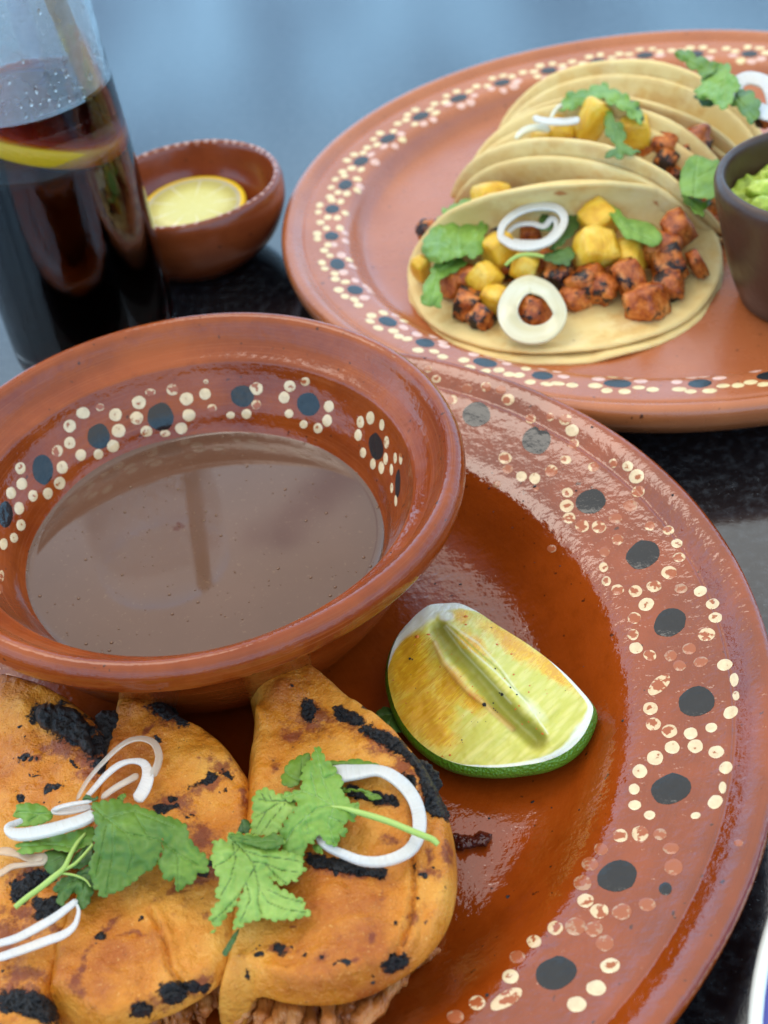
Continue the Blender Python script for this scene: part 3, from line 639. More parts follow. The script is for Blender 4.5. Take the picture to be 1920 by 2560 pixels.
# left taco
T1 = px(FK, [(40, 330), (60, 270), (120, 240), (230, 238), (330, 255), (420, 300), (500, 360), (580, 420), (640, 520), (650, 640), (625, 760), (590, 900), (560, 1050), (520, 1200), (480, 1330), (455, 1460), (420, 1580), (405, 1640), (370, 1720), (340, 1800), (315, 1900), (300, 2080), (-60, 2120), (-330, 2000), (-420, 1600), (-400, 1200), (-280, 900), (-120, 650), (-20, 510), (25, 420)])
f1 = [1, .9, .8, .6, .4, .3, .2, .1, .1, .1, .1, .1, .1, .1, .1, .1, .1, .1, .1, .1, .1, 0, 0, 0, 0, .2, .6, 1, 1, 1]
ch1 = bl(FK, [(300, 330, 120, 62, 12), (400, 400, 150, 70, 30), (480, 470, 120, 50, 40), (580, 500, 100, 60, 30), (600, 380, 80, 90), (560, 590, 60, 30, 40), (205, 290, 34, 10, -5), (105, 388, 10, 6), (135, 440, 9, 5), (290, 725, 40, 16, -30), (120, 775, 18, 22), (210, 1210, 68, 34, -5), (110, 1285, 56, 50, -20), (185, 1245, 30, 30), (265, 1370, 66, 52, -20), (200, 1350, 30, 40), (165, 1900, 145, 62, 18), (70, 1880, 70, 50, -30), (260, 1940, 50, 60), (180, 645, 30, 6, -10), (15, 1720, 14, 8), (130, 560, 46, 14), (400, 585, 9, 30, -25), (420, 605, 14, 10), (10, 1130, 6, 6)])
br1 = bl(FK, [(350, 500, 140, 60, 12), (470, 560, 130, 50, 25), (260, 490, 60, 40), (180, 560, 70, 26), (60, 1500, 120, 80), (120, 1400, 120, 50), (60, 1820, 100, 90), (330, 1500, 110, 40, 60), (130, 1740, 110, 60), (20, 1600, 80, 60), (180, 1860, 160, 90, 18), (480, 640, 70, 60), (380, 1750, 50, 90), (170, 1200, 130, 60, 10)])
t1, W1, c1 = front_taco('left orange fried taco at the photo edge with a thick black crust at its top', T1, f1, .0310, .0270, ch1, br1,
    [(*FK((120, 300)), 40, .002), (*FK((420, 420)), 60, .0012)], 7.7)

# beef strands and dark filling under the open edges
def strands(root, area, n, z0, z1, dirpx, lenr, rr, seed, name='shredded_beef'):
    random.seed(seed); bm = bmesh.new()
    for i in range(n):
        p, q = random.choice(area); t = random.random(); x = p[0] + (q[0] - p[0]) * t + random.uniform(-14, 14); y = p[1] + (q[1] - p[1]) * t + random.uniform(-14, 14)
        z = random.uniform(z0, z1); a = math.radians(dirpx + random.uniform(-28, 28)); Lx = random.uniform(*lenr)
        P = [at(x + math.cos(a) * Lx * (u - .5), y + math.sin(a) * Lx * (u - .5) + 10 * math.sin(u * 3 + i), z - .0035 * abs(u - .4)) for u in (0, .25, .5, .75, 1)]
        P = spline(P, False, 3); r = random.uniform(*rr); ns = 7; prev = None
        for k_, c_ in enumerate(P):
            T = P[min(k_ + 1, len(P) - 1)] - P[max(k_ - 1, 0)]; T /= np.linalg.norm(T); n1 = np.cross(T, [0, 0, 1]); n1 /= np.linalg.norm(n1); n2 = np.cross(n1, T)
            e = r * (1 - .75 * abs(2 * k_ / (len(P) - 1) - 1) ** 3) * (1 + .2 * math.sin(k_ * 1.7 + i))
            ring = [bm.verts.new(c_ + e * (1.15 * math.cos(2 * PI * j / ns) * n1 + .8 * math.sin(2 * PI * j / ns) * n2)) for j in range(ns)]
            if prev:
                for j in range(ns): bm.faces.new((prev[j], prev[(j + 1) % ns], ring[(j + 1) % ns], ring[j]))
            prev = ring
    bmesh.ops.recalc_face_normals(bm, faces=bm.faces)
    me = bpy.data.meshes.new(name); bm.to_mesh(me); bm.free()
    o = child(name, me, mmeat.m, root); o['kind'] = 'stuff'; return o
def seg_(fr, L): L = px(fr, L); return [(L[i], L[i + 1]) for i in range(len(L) - 1)]
strands(t3, seg_(FT, [(150, 700), (400, 740), (700, 740), (900, 740), (1050, 700)]), 40, .010, .0225, 112, (110, 210), (.0009, .0021), 3)
strands(t3, seg_(FT, [(980, 660), (1120, 570), (1250, 480), (1370, 340)]), 30, .010, .017, 150, (60, 110), (.0007, .0016), 4)
strands(t2, seg_(FK, [(760, 2000), (950, 1960), (1100, 1890), (1210, 1800)]), 30, .010, .0175, 80, (50, 110), (.0006, .0016), 5)
strands(t1, seg_(FK, [(640, 560), (600, 780), (520, 1060), (480, 1300), (420, 1560), (330, 1820)]), 36, .010, .016, 80, (50, 110), (.0006, .0016), 6)
BT = bvh_w(*ALLT)

# thick black crust on the left taco, a fold of charred cheese
def blob_sheet(name, outline, fr, m, zfun, thick, step=5, root=None, label=None, cat=None, spl=6, group=None):
    O = resample(spline(px(fr, outline), True, spl), step, True); O = warp(warp(O, 5), 3); O = O + np.array([[2.2 * nz3(x * .22, y * .22, 1), 2.2 * nz3(x * .22, y * .22, 8)] for x, y in O])
    V2, F = cdt(O, step); d, _ = seg_dist(V2, O)
    P = [];
    for (x, y), dd in zip(V2, d):
        z = zfun(x, y); t = min(1, dd / (step * 2.5)); P.append((x, y, z, t))
    top = [tuple(at(x, y, z + thick * (math.sqrt(1 - (1 - t) ** 2)) + thick * .35 * nz3(x * .06, y * .06, 3) + .0007 * fbm(x, y, 3, .12, 3))) for x, y, z, t in P]
    n = len(top); bot = [tuple(at(x, y, z - .0006)) for x, y, z, t in P]
    Fa = [f[::-1] for f in F]; Fb = [tuple(i + n for i in f) for f in F]; S = [(a, b, b + n, a + n) for a, b in boundary(F)]
    me = mesh(name, top + bot, Fa + Fb + S); bm = bmesh.new(); bm.from_mesh(me); bmesh.ops.recalc_face_normals(bm, faces=bm.faces); bm.to_mesh(me); bm.free()
    if root is not None: o = child(name, me, m, root)
    else: o = link(name, me, m); tag(o, label, cat, group)
    return o
def onsurf(B, dflt, lift=0.0):
    def f(x, y):
        h = B.ray_cast(Vector(CP), ray(x, y)); return (h[0].z if h[0] is not None else dflt) + lift
    return f
blob_sheet('charred_crust', [(190, 300), (215, 275), (330, 262), (420, 300), (470, 350), (490, 430), (520, 500), (500, 540), (420, 480), (330, 430), (230, 385), (180, 350)], FK, mchar.m, lambda x, y: .0335, .0022, 5, t1)
blob_sheet('charred_crust', [(520, 330), (600, 300), (680, 330), (690, 420), (660, 520), (620, 590), (540, 600), (500, 540), (520, 440)], FK, mchar.m, lambda x, y: .0300, .0018, 5, t1)
def crust(root, L, fr, th=.0005):
    for ol in L: blob_sheet('charred_crust', ol, fr, mchar.m, onsurf(BT, .027, .0001), th, 3, root)
crust(t3, [[(925, 385), (990, 395), (1090, 432), (1180, 500), (1235, 560), (1300, 585), (1352, 640), (1372, 700), (1352, 760), (1385, 830), (1408, 885), (1330, 872), (1268, 835), (1262, 760), (1240, 690), (1212, 610), (1150, 548), (1060, 490), (975, 440)],
    [(600, 262), (640, 250), (672, 285), (660, 345), (622, 355), (603, 318)], [(790, 285), (840, 300), (905, 320), (932, 355), (900, 382), (850, 362), (800, 318)],
    [(640, 1085), (720, 1100), (830, 1118), (940, 1140), (1040, 1160), (1046, 1210), (960, 1200), (800, 1175), (640, 1138)], [(1095, 1625), (1130, 1640), (1182, 1635), (1170, 1680), (1110, 1722), (1062, 1716), (1078, 1670)], [(845, 735), (900, 722), (950, 745), (1010, 760), (985, 790), (900, 775), (850, 760)]], FN)
crust(t2, [[(885, 1850), (950, 1838), (1015, 1835), (1020, 1870), (960, 1905), (900, 1900)], [(735, 1920), (790, 1905), (830, 1935), (790, 1968), (740, 1975)], [(840, 270), (900, 262), (962, 290), (968, 330), (910, 352), (860, 320)]], FK)
crust(t1, [[(20, 1880), (70, 1840), (150, 1845), (230, 1860), (300, 1910), (300, 1985), (230, 1995), (130, 1950), (50, 1925)], [(60, 1290), (100, 1235), (150, 1190), (240, 1185), (285, 1200), (270, 1245), (180, 1260), (140, 1330), (80, 1325)], [(200, 1380), (250, 1335), (310, 1310), (325, 1370), (290, 1430), (230, 1445), (205, 1410)]], FK)
# crumbs of char on the tacos, lime and plate
def crumbs(name, L, fr, B, root, m, s=1.0, zb=.009):
    bm = bmesh.new()
    for (x, y, r) in L:
        X, Y = fr((x, y)); h = B.ray_cast(Vector(CP), ray(X, Y)); p = h[0] if h[0] is not None else Vector(at(X, Y, zb))
        k = (fr((1, 0))[0] - fr((0, 0))[0]) * r * 1.05e-4 * s
        ret = bmesh.ops.create_icosphere(bm, subdivisions=1, radius=1)
        a = random.random() * 3; st = random.uniform(.5, 1.5)
        for v in ret['verts']:
            q = v.co * (1 + .35 * noise.noise(v.co * 2 + Vector((x, y, r)))); q = Vector((q.x * st, q.y, q.z * .45))
            v.co = p + Vector((q.x * math.cos(a) - q.y * math.sin(a), q.x * math.sin(a) + q.y * math.cos(a), q.z)) * k
    me = bpy.data.meshes.new(name); bm.to_mesh(me); bm.free(); o = child(name, me, m, root); o['kind'] = 'stuff'; return o
crumbs('char_crumb', [(105, 388, 9), (135, 440, 8), (115, 768, 12), (125, 790, 9), (270, 735, 14), (300, 718, 14), (318, 706, 10), (180, 648, 5), (205, 632, 4), (165, 655, 4), (135, 560, 20), (170, 562, 20), (100, 555, 12), (200, 560, 16), (398, 575, 7), (405, 595, 8), (418, 608, 9), (325, 797, 5), (240, 800, 6)], FK, BT, t1, mchar.m)
crumbs('char_crumb', [(935, 782, 16), (900, 830, 12), (925, 835, 10), (870, 828, 7), (895, 858, 8), (1040, 866, 6), (1060, 870, 5), (550, 1532, 20), (775, 1425, 12), (1235, 735, 7), (1100, 690, 6), (1170, 655, 6), (1150, 670, 5), (1200, 640, 8), (1245, 632, 10), (860, 450, 8)], FK, BT, t2, mchar.m)
crumbs('char_crumb', [(1220, 1158, 12), (1318, 1155, 10), (1268, 1198, 16), (1130, 710, 5), (1205, 1072, 8), (985, 1780, 10), (1060, 775, 18), (1090, 768, 14), (1030, 780, 14), (305, 1745, 12), (350, 1600, 5), (370, 1580, 5), (335, 1610, 4), (1350, 1170, 4)], FN, BT, t3, mchar.m)
# burnt scrap beside the right taco
sfun = onsurf(B1, .0078)
scr = blob_sheet('meat_scrap', [(1430, 975), (1470, 960), (1530, 985), (1580, 960), (1625, 975), (1630, 1010), (1600, 1045), (1530, 1050), (1430, 1058)], FN, mwet.m, sfun, .0022, 4, None, 'sticky dark burnt meat scrap on the plate right of the charred taco', 'meat scrap')

# ------------------------------------------------------------------ lime wedge
OUT = [(530, 172), (440, 182), (370, 228), (300, 298), (245, 365), (208, 440), (186, 510), (175, 585), (178, 660), (190, 725), (215, 815), (255, 900), (315, 985), (390, 1060), (475, 1120), (560, 1162), (660, 1190), (780, 1202), (900, 1202), (1020, 1190), (1140, 1170), (1240, 1135), (1330, 1080), (1400, 1005), (1445, 920), (1466, 835), (1440, 780), (1390, 720), (1300, 625), (1185, 525), (1060, 432), (960, 368), (850, 300), (740, 225), (625, 172)]
zz = [.021, .021, .0205, .020, .0195, .019, .0185, .018, .0175, .0172, .017, .0168, .0166, .0165, .0165, .0165, .0166, .0168, .017, .017, .0172, .0175, .0178, .018, .0185, .019, .0195, .020, .021, .022, .023, .0235, .0235, .023, .022]
lo_ = spline([(*FL(p), z) for p, z in zip(OUT, zz)], True, 4); lo_ = resample(lo_, 5, True)
ridge = resample(spline([(*FL(p), z) for p, z in [((535, 305), .0250), ((620, 395), .0262), ((740, 520), .0262), ((860, 640), .0258), ((960, 750), .0248), ((1060, 850), .0236), ((1180, 1000), .0215)]], False, 6), 5)
Vp, F = cdt(lo_[:, :2], 3.2, extra=ridge[:, :2])
do, io_ = seg_dist(Vp, lo_[:, :2]); dr, ir = seg_dist(Vp, ridge[:, :2], False)
zo = np.interp(io_, np.arange(len(lo_) + 1), np.r_[lo_[:, 2], lo_[:1, 2]]); zr_ = np.interp(ir, np.arange(len(ridge)), ridge[:, 2])
q = do / (do + dr + 1e-9); Zl = zo + (zr_ - zo) * q
nbr = [set() for _ in Vp]
for f_ in F:
    for a_, b_ in ((0, 1), (1, 2), (2, 0)): nbr[f_[a_]].add(f_[b_]); nbr[f_[b_]].add(f_[a_])
ei = np.array([(i, j) for i in range(len(Vp)) for j in nbr[i]]); deg = np.bincount(ei[:, 0], minlength=len(Vp)); free = (do > .5) & (dr > 6)
free2 = do > .5
for it in range(60):
    av = np.bincount(ei[:, 0], weights=Zl[ei[:, 1]], minlength=len(Vp)) / np.maximum(deg, 1); mk = free2 if it % 12 == 0 else free; Zl = np.where(mk, av, Zl)
# hollow seed channel just left of the ridge and a fold line left of it
ch_a = np.array(px(FL, [(500, 340), (620, 500), (760, 660), (900, 830), (1010, 940), (1110, 1030)])); dch, _ = seg_dist(Vp, ch_a, False)
Zl -= .0030 * np.exp(-(dch / 22) ** 2) * np.clip(do / 25, 0, 1)
fo_a = np.array(px(FL, [(470, 420), (520, 540), (600, 640), (680, 730), (780, 800), (870, 880), (960, 960)])); dfo, _ = seg_dist(Vp, fo_a, False)
Zl += .0007 * np.exp(-(dfo / 9) ** 2)
Zl += np.array([.00035 * fbm(x * .02, y * .02, .5, 1, 3) for x, y in Vp]) * np.clip(do / 12, 0, 1)
P3 = np.array([at(x, y, z) for (x, y), z in zip(Vp, Zl)])
lime = thing('lime_wedge', 'squeezed green lime wedge dusted with chili on the front plate', 'lime wedge', (*P3[:, :2].mean(0), .008))
me = mesh('cut', P3, [f[::-1] for f in F]); me.update()
if me.polygons[0].normal.z < 0: me.flip_normals()
side = np.array([1 if (p[0] - 0) else 0 for p in Vp])
rd = np.array(px(FL, [(560, 330), (1180, 1000)])); dv = rd[1] - rd[0]; dv /= np.linalg.norm(dv)
s_ = (Vp - rd[0]) @ dv
attr2(me, 'guv', np.c_[s_ / 60, q, np.zeros(len(q))])
# pith: thin along the rind, wide at the two ends
pw = np.array([24, 40, 36, 26, 14, 6, 2, 1.5, 1.5, 1.5, 1.5, 1.5, 2, 3, 4, 6, 8, 10, 11, 13, 16, 24, 28, 20, 11, 8, 6, 4, 2, 1.5, 1.5, 1.5, 1.5, 4, 12], float)
pwi = np.interp(io_ / len(lo_) * 35, np.arange(36), np.r_[pw, pw[:1]]) * .9
pith = np.clip(1 - do / (2 * pwi), 0, 1) * np.clip(pwi / 5, .25, 1)
pith = np.maximum(pith, mval(Vp, bl(FL, [(540, 250, 55, 40, 20)])) * .9)
memb = np.exp(-(seg_dist(Vp, np.array(px(FL, [(540, 310), (700, 470), (850, 600), (1050, 800), (1180, 990)])), False)[0] / 2.2) ** 2)
attr(me, 'groove', np.exp(-(seg_dist(Vp, np.array(px(FL, [(575, 320), (720, 455), (875, 590), (950, 690), (1060, 790)])), False)[0] / 2.6) ** 2))
memb = np.maximum(memb, .6 * np.exp(-(seg_dist(Vp, np.array(px(FL, [(560, 300), (740, 420), (880, 570), (1000, 740), (1060, 810)])), False)[0] / 2.6) ** 2))
memb = np.maximum(memb, .55 * np.exp(-(seg_dist(Vp, np.array(px(FL, [(530, 320), (640, 470), (800, 640), (950, 800)])), False)[0] / 2.4) ** 2))
memb = np.maximum(memb, mval(Vp, bl(FL, [(1090, 840, 70, 26, 45)])) * .9)
attr(me, 'pith', pith); attr(me, 'memb', memb)
attr(me, 'stain', np.clip(mval(warp(Vp, 10), bl(FL, [(300, 600, 190, 230), (380, 850, 200, 200, 40), (300, 440, 130, 90, -50), (480, 980, 130, 90, 50), (700, 420, 120, 50, 40), (950, 420, 240, 60, 36), (1200, 590, 190, 50, 42), (640, 250, 60, 40), (560, 700, 110, 120), (700, 780, 110, 60, 40)])), 0, 1))
attr(me, 'cavity', np.exp(-(dch / 30) ** 2)); attr(me, 'fold', np.exp(-(dfo / 10) ** 2))
ml = Mt('lime flesh')
gv = ml.at('guv', 'Vector')
ves = ml.voro(1, ml.co(scale=(5, 2.6, 1), src=gv)); ves2 = ml.noise(1, 4, .6, ml.co(scale=(13, 4.0, 1), src=gv), 2.5)
c = ml.mix(ml.rng(ves, .15, .85), (.72, .66, .19), (.60, .57, .10)); c = ml.mix(ml.math('MULTIPLY', ml.rng(ves2, .5, .8), .25), c, (.40, .44, .03))
c = ml.mix(ml.math('MULTIPLY', ml.rng(ml.at('cavity'), .25, .8), .85), c, (.34, .33, .05))
st = ml.at('stain')
c = ml.mix(ml.math('MULTIPLY', ml.rng(ml.math('ADD', st, ml.math('MULTIPLY', ml.math('SUBTRACT', ml.noise(90, 3), .5), .6)), .25, .8), .9), c, (.86, .53, .015))
sk = ml.rng(ml.math('ADD', ml.math('MULTIPLY', st, .5), ml.math('MULTIPLY', ves2, 1.25)), .86, 1.04)
c = ml.mix(ml.math('MULTIPLY', sk, .6), c, (.62, .24, .01))
c = ml.mix(ml.math('MULTIPLY', ml.rng(ml.at('fold'), .2, .9), .55), c, (.52, .24, .08))
sp = ml.math('MULTIPLY', ml.rng(ml.noise(520, 3, .6), .69, .73), ml.rng(st, .1, .3))
c = ml.mix(sp, c, (.62, .14, .01))
c = ml.mix(ml.math('MULTIPLY', ml.at('groove'), .8), c, (.30, .33, .02))
c = ml.mix(ml.math('MULTIPLY', ml.at('memb'), 1.0), c, (.74, .76, .50))
c = ml.mix(ml.rng(ml.math('ADD', ml.at('pith'), ml.math('MULTIPLY', ml.math('SUBTRACT', ml.noise(260, 3), .5), .35)), .34, .66), c, (.78, .80, .66))
nb = ml.bump(ml.math('SUBTRACT', ml.math('MULTIPLY', ves2, .7), ml.math('MULTIPLY', ves, .6)), .45, .0009)
ml.set(Base_Color=c, Roughness=.16, Normal=nb, Subsurface_Weight=.35, Subsurface_Radius=(.004, .004, .001), Subsurface_Scale=1.0)
limeflesh = child('cut_flesh', me, ml.m, lime)
# rind below the cut
Wl = np.array([at(x, y, z) for x, y, z in lo_]); cen = np.array([*Wl[:, :2].mean(0)]) + np.array([.001, -.001])
V = []; F = []; m_ = len(Wl); K = 12
for k_ in range(K + 1):
    ph = k_ / K * PI / 2; sc_ = math.cos(ph) ** .8 + .125 * math.sin(2 * ph)
    for w in Wl:
        V.append((cen[0] + (w[0] - cen[0]) * sc_ * (1.004 if k_ else 1.0), cen[1] + (w[1] - cen[1]) * sc_, w[2] - (w[2] - .0078) * math.sin(ph) ** 1.15))
for k_ in range(K):
    for j in range(m_): F.append((k_ * m_ + j, k_ * m_ + (j + 1) % m_, (k_ + 1) * m_ + (j + 1) % m_, (k_ + 1) * m_ + j))
me = mesh('rind', V, F); bm = bmesh.new(); bm.from_mesh(me); bmesh.ops.recalc_face_normals(bm, faces=bm.faces); bm.to_mesh(me); bm.free()
mri = Mt('lime rind')
mri.set(Base_Color=mri.mix(mri.noise(70, 3), (.035, .12, .006), (.13, .28, .015)), Roughness=.3, Normal=mri.bump(mri.voro(1300), .6, .0006, mri.bump(mri.noise(60, 2), .3, .001)), Subsurface_Weight=.1, Subsurface_Radius=(.001, .002, .0005), Subsurface_Scale=1.0)
child('rind', me, mri.m, lime)
BL = bvh_w(limeflesh)
crumbs('char_crumb', [(895, 742, 22), (880, 735, 12), (780, 808, 18), (835, 800, 8), (850, 845, 9), (862, 855, 7), (838, 832, 7), (850, 582, 10), (945, 700, 8), (315, 520, 15), (330, 524, 8), (740, 918, 4), (790, 915, 4), (640, 1030, 7), (645, 1045, 5), (985, 745, 7), (825, 325, 6), (320, 620, 4), (350, 705, 5), (1290, 720, 4), (700, 915, 3), (1130, 860, 3)], FL, BL, lime, mchar.m, .8)
mchili = Mt('chili powder'); mchili.set(Base_Color=(.62, .16, .008), Roughness=.4)
crumbs('chili_speck', [(665, 255, 18), (665, 305, 15), (360, 382, 24), (345, 432, 12), (210, 655, 12), (430, 368, 14), (565, 1125, 14), (500, 895, 10), (860, 430, 12), (950, 490, 12), (1110, 960, 11), (1150, 990, 16), (1060, 915, 9), (1020, 930, 8), (980, 835, 16), (1000, 815, 10), (1065, 690, 12), (1060, 730, 10), (910, 645, 9), (690, 745, 14), (720, 770, 12), (330, 855, 8), (290, 930 - 130, 8), (390, 430, 9), (775, 492, 7), (965, 620, 10), (1165, 715, 6), (1175, 740, 5)], FL, BL, lime, mchili.m, .7)
bpy.context.view_layer.update()
crumbs('plate_crumb', [(434, 1060, 14), (975, 230, 10), (550, 612, 14), (1130, 570, 6), (335, 1525, 11), (770, 650, 6), (345, 690, 8), (640, 640, 5)], FG, B1, plate1, mchar.m, .8)
crumbs('plate_crumb', [(830, 392, 12), (455, 865, 7), (505, 740, 8), (755, 692, 9), (345, 680, 10), (560, 672, 14), (1210, 712, 10), (680, 1046, 8), (90, 1130, 9), (210, 1133, 12), (640, 885, 6), (42, 66, 12), (365, 790, 6), (560, 1030, 4), (790, 1520, 5)], FE, B1, plate1, mchar.m, .8)

# ------------------------------------------------------------------ ribbons, tubes and leaves
def ribbon(P, W, H, closed, name='r', tilt=None, LR=None):
    """P (n,3) centre line, LR the two edges of the band, H its thickness -> flat band with soft edges"""
    P = np.array(P); n = len(P); V = []; F = []; S = 14
    ln = np.r_[0, np.cumsum(np.linalg.norm(np.diff(P, axis=0), axis=1))]
    for i in range(n):
        T = (P[(i + 1) % n] - P[i - 1]) if closed else P[min(i + 1, n - 1)] - P[max(i - 1, 0)]
        T = T / (np.linalg.norm(T) + 1e-12); n1 = np.cross(T, [0, 0, 1]); n1 /= np.linalg.norm(n1); n2 = np.cross(n1, T)
        if tilt is not None:
            a = tilt[i] if hasattr(tilt, '__len__') else tilt
            n1, n2 = n1 * math.cos(a) + n2 * math.sin(a), -n1 * math.sin(a) + n2 * math.cos(a)
        e = 1.0 if closed else min(1, .35 + min(i, n - 1 - i) * .4)
        side = (LR[1][i] - LR[0][i]) / 2; wv = 1 + .05 * nz3(P[i][1] * 110, P[i][0] * 110, 3)
        for j in range(S):
            th = 2 * PI * (j + .5) / S; cx_ = math.copysign(abs(math.cos(th)) ** .45, math.cos(th)); sy_ = math.copysign(abs(math.sin(th)) ** .45, math.sin(th))
            V.append(P[i] + side * (cx_ * e * wv) + np.array([0, 0, 1.0]) * (H / 2 * sy_ * e + .0002 * nz3(P[i][1] * 150, j * .0 + .4, P[i][0] * 150)))
    U = []
    for i in range(n if closed else n - 1):
        for j in range(S):
            a, b = i * S + j, i * S + (j + 1) % S; i2 = (i + 1) % n
            F.append((a, b, i2 * S + (j + 1) % S, i2 * S + j)); u0 = ln[i]; u1 = ln[i] + np.linalg.norm(P[i2] - P[i])
            U += [(u0, j / S), (u0, (j + 1) / S), (u1, (j + 1) / S), (u1, j / S)]
    if not closed:
        F.append(tuple(range(S))[::-1]); F.append(tuple((n - 1) * S + j for j in range(S))); U += [(0, 0)] * (2 * S)
    me = mesh(name, V, F)
    uv = me.uv_layers.new(name='UVMap'); uv.data.foreach_set('uv', np.array(U, dtype=np.float32).ravel())
    bm = bmesh.new(); bm.from_mesh(me); bmesh.ops.recalc_face_normals(bm, faces=bm.faces); bm.to_mesh(me); bm.free()
    return me
def onion(pts, fr, zs, wpx, label, m=mo, closed=True, H=.0010, group=None, tilt=None, name='onion_ring', cat='onion ring', wk=1.0):
    """pts (x, y[, width]) in crop px, zs height or list of heights"""
    s = fr((1, 0))[0] - fr((0, 0))[0]
    zs = zs if hasattr(zs, '__len__') else [zs] * len(pts)
    A = spline([(*fr(p[:2]), z, (p[2] if len(p) > 2 else wpx) * s * wk) for p, z in zip(pts, zs)], closed, 8)
    P = np.array([at(a[0], a[1], a[2]) for a in A]); n = len(A); LR = [[], []]; tl = tilt or 0
    for i in range(n):
        T = (A[(i + 1) % n, :2] - A[i - 1, :2]) if closed else A[min(i + 1, n - 1), :2] - A[max(i - 1, 0), :2]
        T = T / (np.linalg.norm(T) + 1e-9); N_ = np.array([-T[1], T[0]]) * A[i, 3] / 2
        for k_, sg in ((0, -1), (1, 1)):
            LR[k_].append(at(A[i, 0] + sg * N_[0], A[i, 1] + sg * N_[1], A[i, 2] + sg * tl * .0022))
    o = link(name, ribbon(P, None, H, closed, LR=LR), m.m); tag(o, label, cat, group); return o
def tube(P, R, name='tube', seg=9):
    P = np.array(P); V = []; F = []; n = len(P)
    for i in range(n):
        T = P[min(i + 1, n - 1)] - P[max(i - 1, 0)]; T = T / np.linalg.norm(T); a_ = np.array([0, 0, 1.0]) if abs(T[2]) < .9 else np.array([1.0, 0, 0])
        n1 = np.cross(T, a_); n1 /= np.linalg.norm(n1); n2 = np.cross(n1, T); r = R[i] if hasattr(R, '__len__') else R
        for j in range(seg): V.append(P[i] + r * (math.cos(2 * PI * j / seg) * n1 + math.sin(2 * PI * j / seg) * n2))
    for i in range(n - 1):
        for j in range(seg): F.append((i * seg + j, i * seg + (j + 1) % seg, (i + 1) * seg + (j + 1) % seg, (i + 1) * seg + j))
    F.append(tuple(range(seg))[::-1]); F.append(tuple((n - 1) * seg + j for j in range(seg)))
    me = mesh(name, V, F); bm = bmesh.new(); bm.from_mesh(me); bmesh.ops.recalc_face_normals(bm, faces=bm.faces); bm.to_mesh(me); bm.free(); return me
def serrate(O, amp, step):
    """cilantro edge: rounded teeth along a closed outline"""
    P = resample(O, step, True); n = len(P); T = np.roll(P, -1, 0) - np.roll(P, 1, 0); N = np.stack([T[:, 1], -T[:, 0]], -1); N /= np.linalg.norm(N, axis=1)[:, None]
    ar = .5 * np.sum(P[:, 0] * np.roll(P[:, 1], -1) - np.roll(P[:, 0], -1) * P[:, 1])
    if ar < 0: N = -N
    s = np.arange(n); tooth = (s % 5) / 4.0
    k = np.where(s % 5 == 0, -1.0, np.sin(tooth * PI) * .6)
    return P + N * (amp * k)[:, None]
def leaf(outline, fr, veins, z, m, root, amp=2.6, step=4.0, wave=.0012, curl=.0, ctr=None, name='leaf', seed=0, zfn=None, tooth=4.5, smooth_out=False):
    O = np.array(px(fr, outline), float)
    if smooth_out: O = spline(O, True, 4)
    O = serrate(serrate(O, amp * .75, tooth * 2.1), amp, tooth)
    V2, F = cdt(O, step); d, _ = seg_dist(V2, O)
    cc = np.array(fr(ctr)) if ctr is not None else V2.mean(0)
    rr = np.linalg.norm(V2 - cc, axis=1); rmax = rr.max()
    vn = np.zeros(len(V2))
    for vl in veins:
        dd, _ = seg_dist(V2, np.array(px(fr, vl)), False); vn = np.maximum(vn, np.exp(-(dd / 1.7) ** 2))
    Z = np.array([(zfn(x, y) if zfn else z) + wave * fbm(x, y, seed * 3.1, .012, 2) + wave * .45 * nz3(x * .05, y * .05, seed) for x, y in V2])
    Z = Z - curl * (rr / rmax) ** 2 - .0004 * vn + .0003 * np.clip(d / 14, 0, 1)
    top = [at(x, y, zz_ + .00022) for (x, y), zz_ in zip(V2, Z)]; bot = [at(x, y, zz_ - .00012) for (x, y), zz_ in zip(V2, Z)]
    n = len(top); me = mesh('leaf', top + bot, [f[::-1] for f in F] + [tuple(i + n for i in f) for f in F] + [(a, b, b + n, a + n) for a, b in boundary(F)])
    bm = bmesh.new(); bm.from_mesh(me); bmesh.ops.recalc_face_normals(bm, faces=bm.faces); bm.to_mesh(me); bm.free()
    attr(me, 'vein', np.r_[vn, vn]); tip = np.clip(1 - d / 10, 0, 1); attr(me, 'tip', np.r_[tip, tip])
    return child(name, me, m.m, root)
def stem(pts, fr, zs, wpx, root, name='stem', m=None):
    s = fr((1, 0))[0] - fr((0, 0))[0]; zs = zs if hasattr(zs, '__len__') else [zs] * len(pts)
    A = spline([(*fr(p[:2]), z, (p[2] if len(p) > 2 else wpx) * s) for p, z in zip(pts, zs)], False, 6)
    P = np.array([at(a[0], a[1], a[2]) for a in A]); dist = np.linalg.norm(P - CP, axis=1)
    return child(name, tube(P, A[:, 3] / 2 * dist / FPX), (m or mstem).m, root)

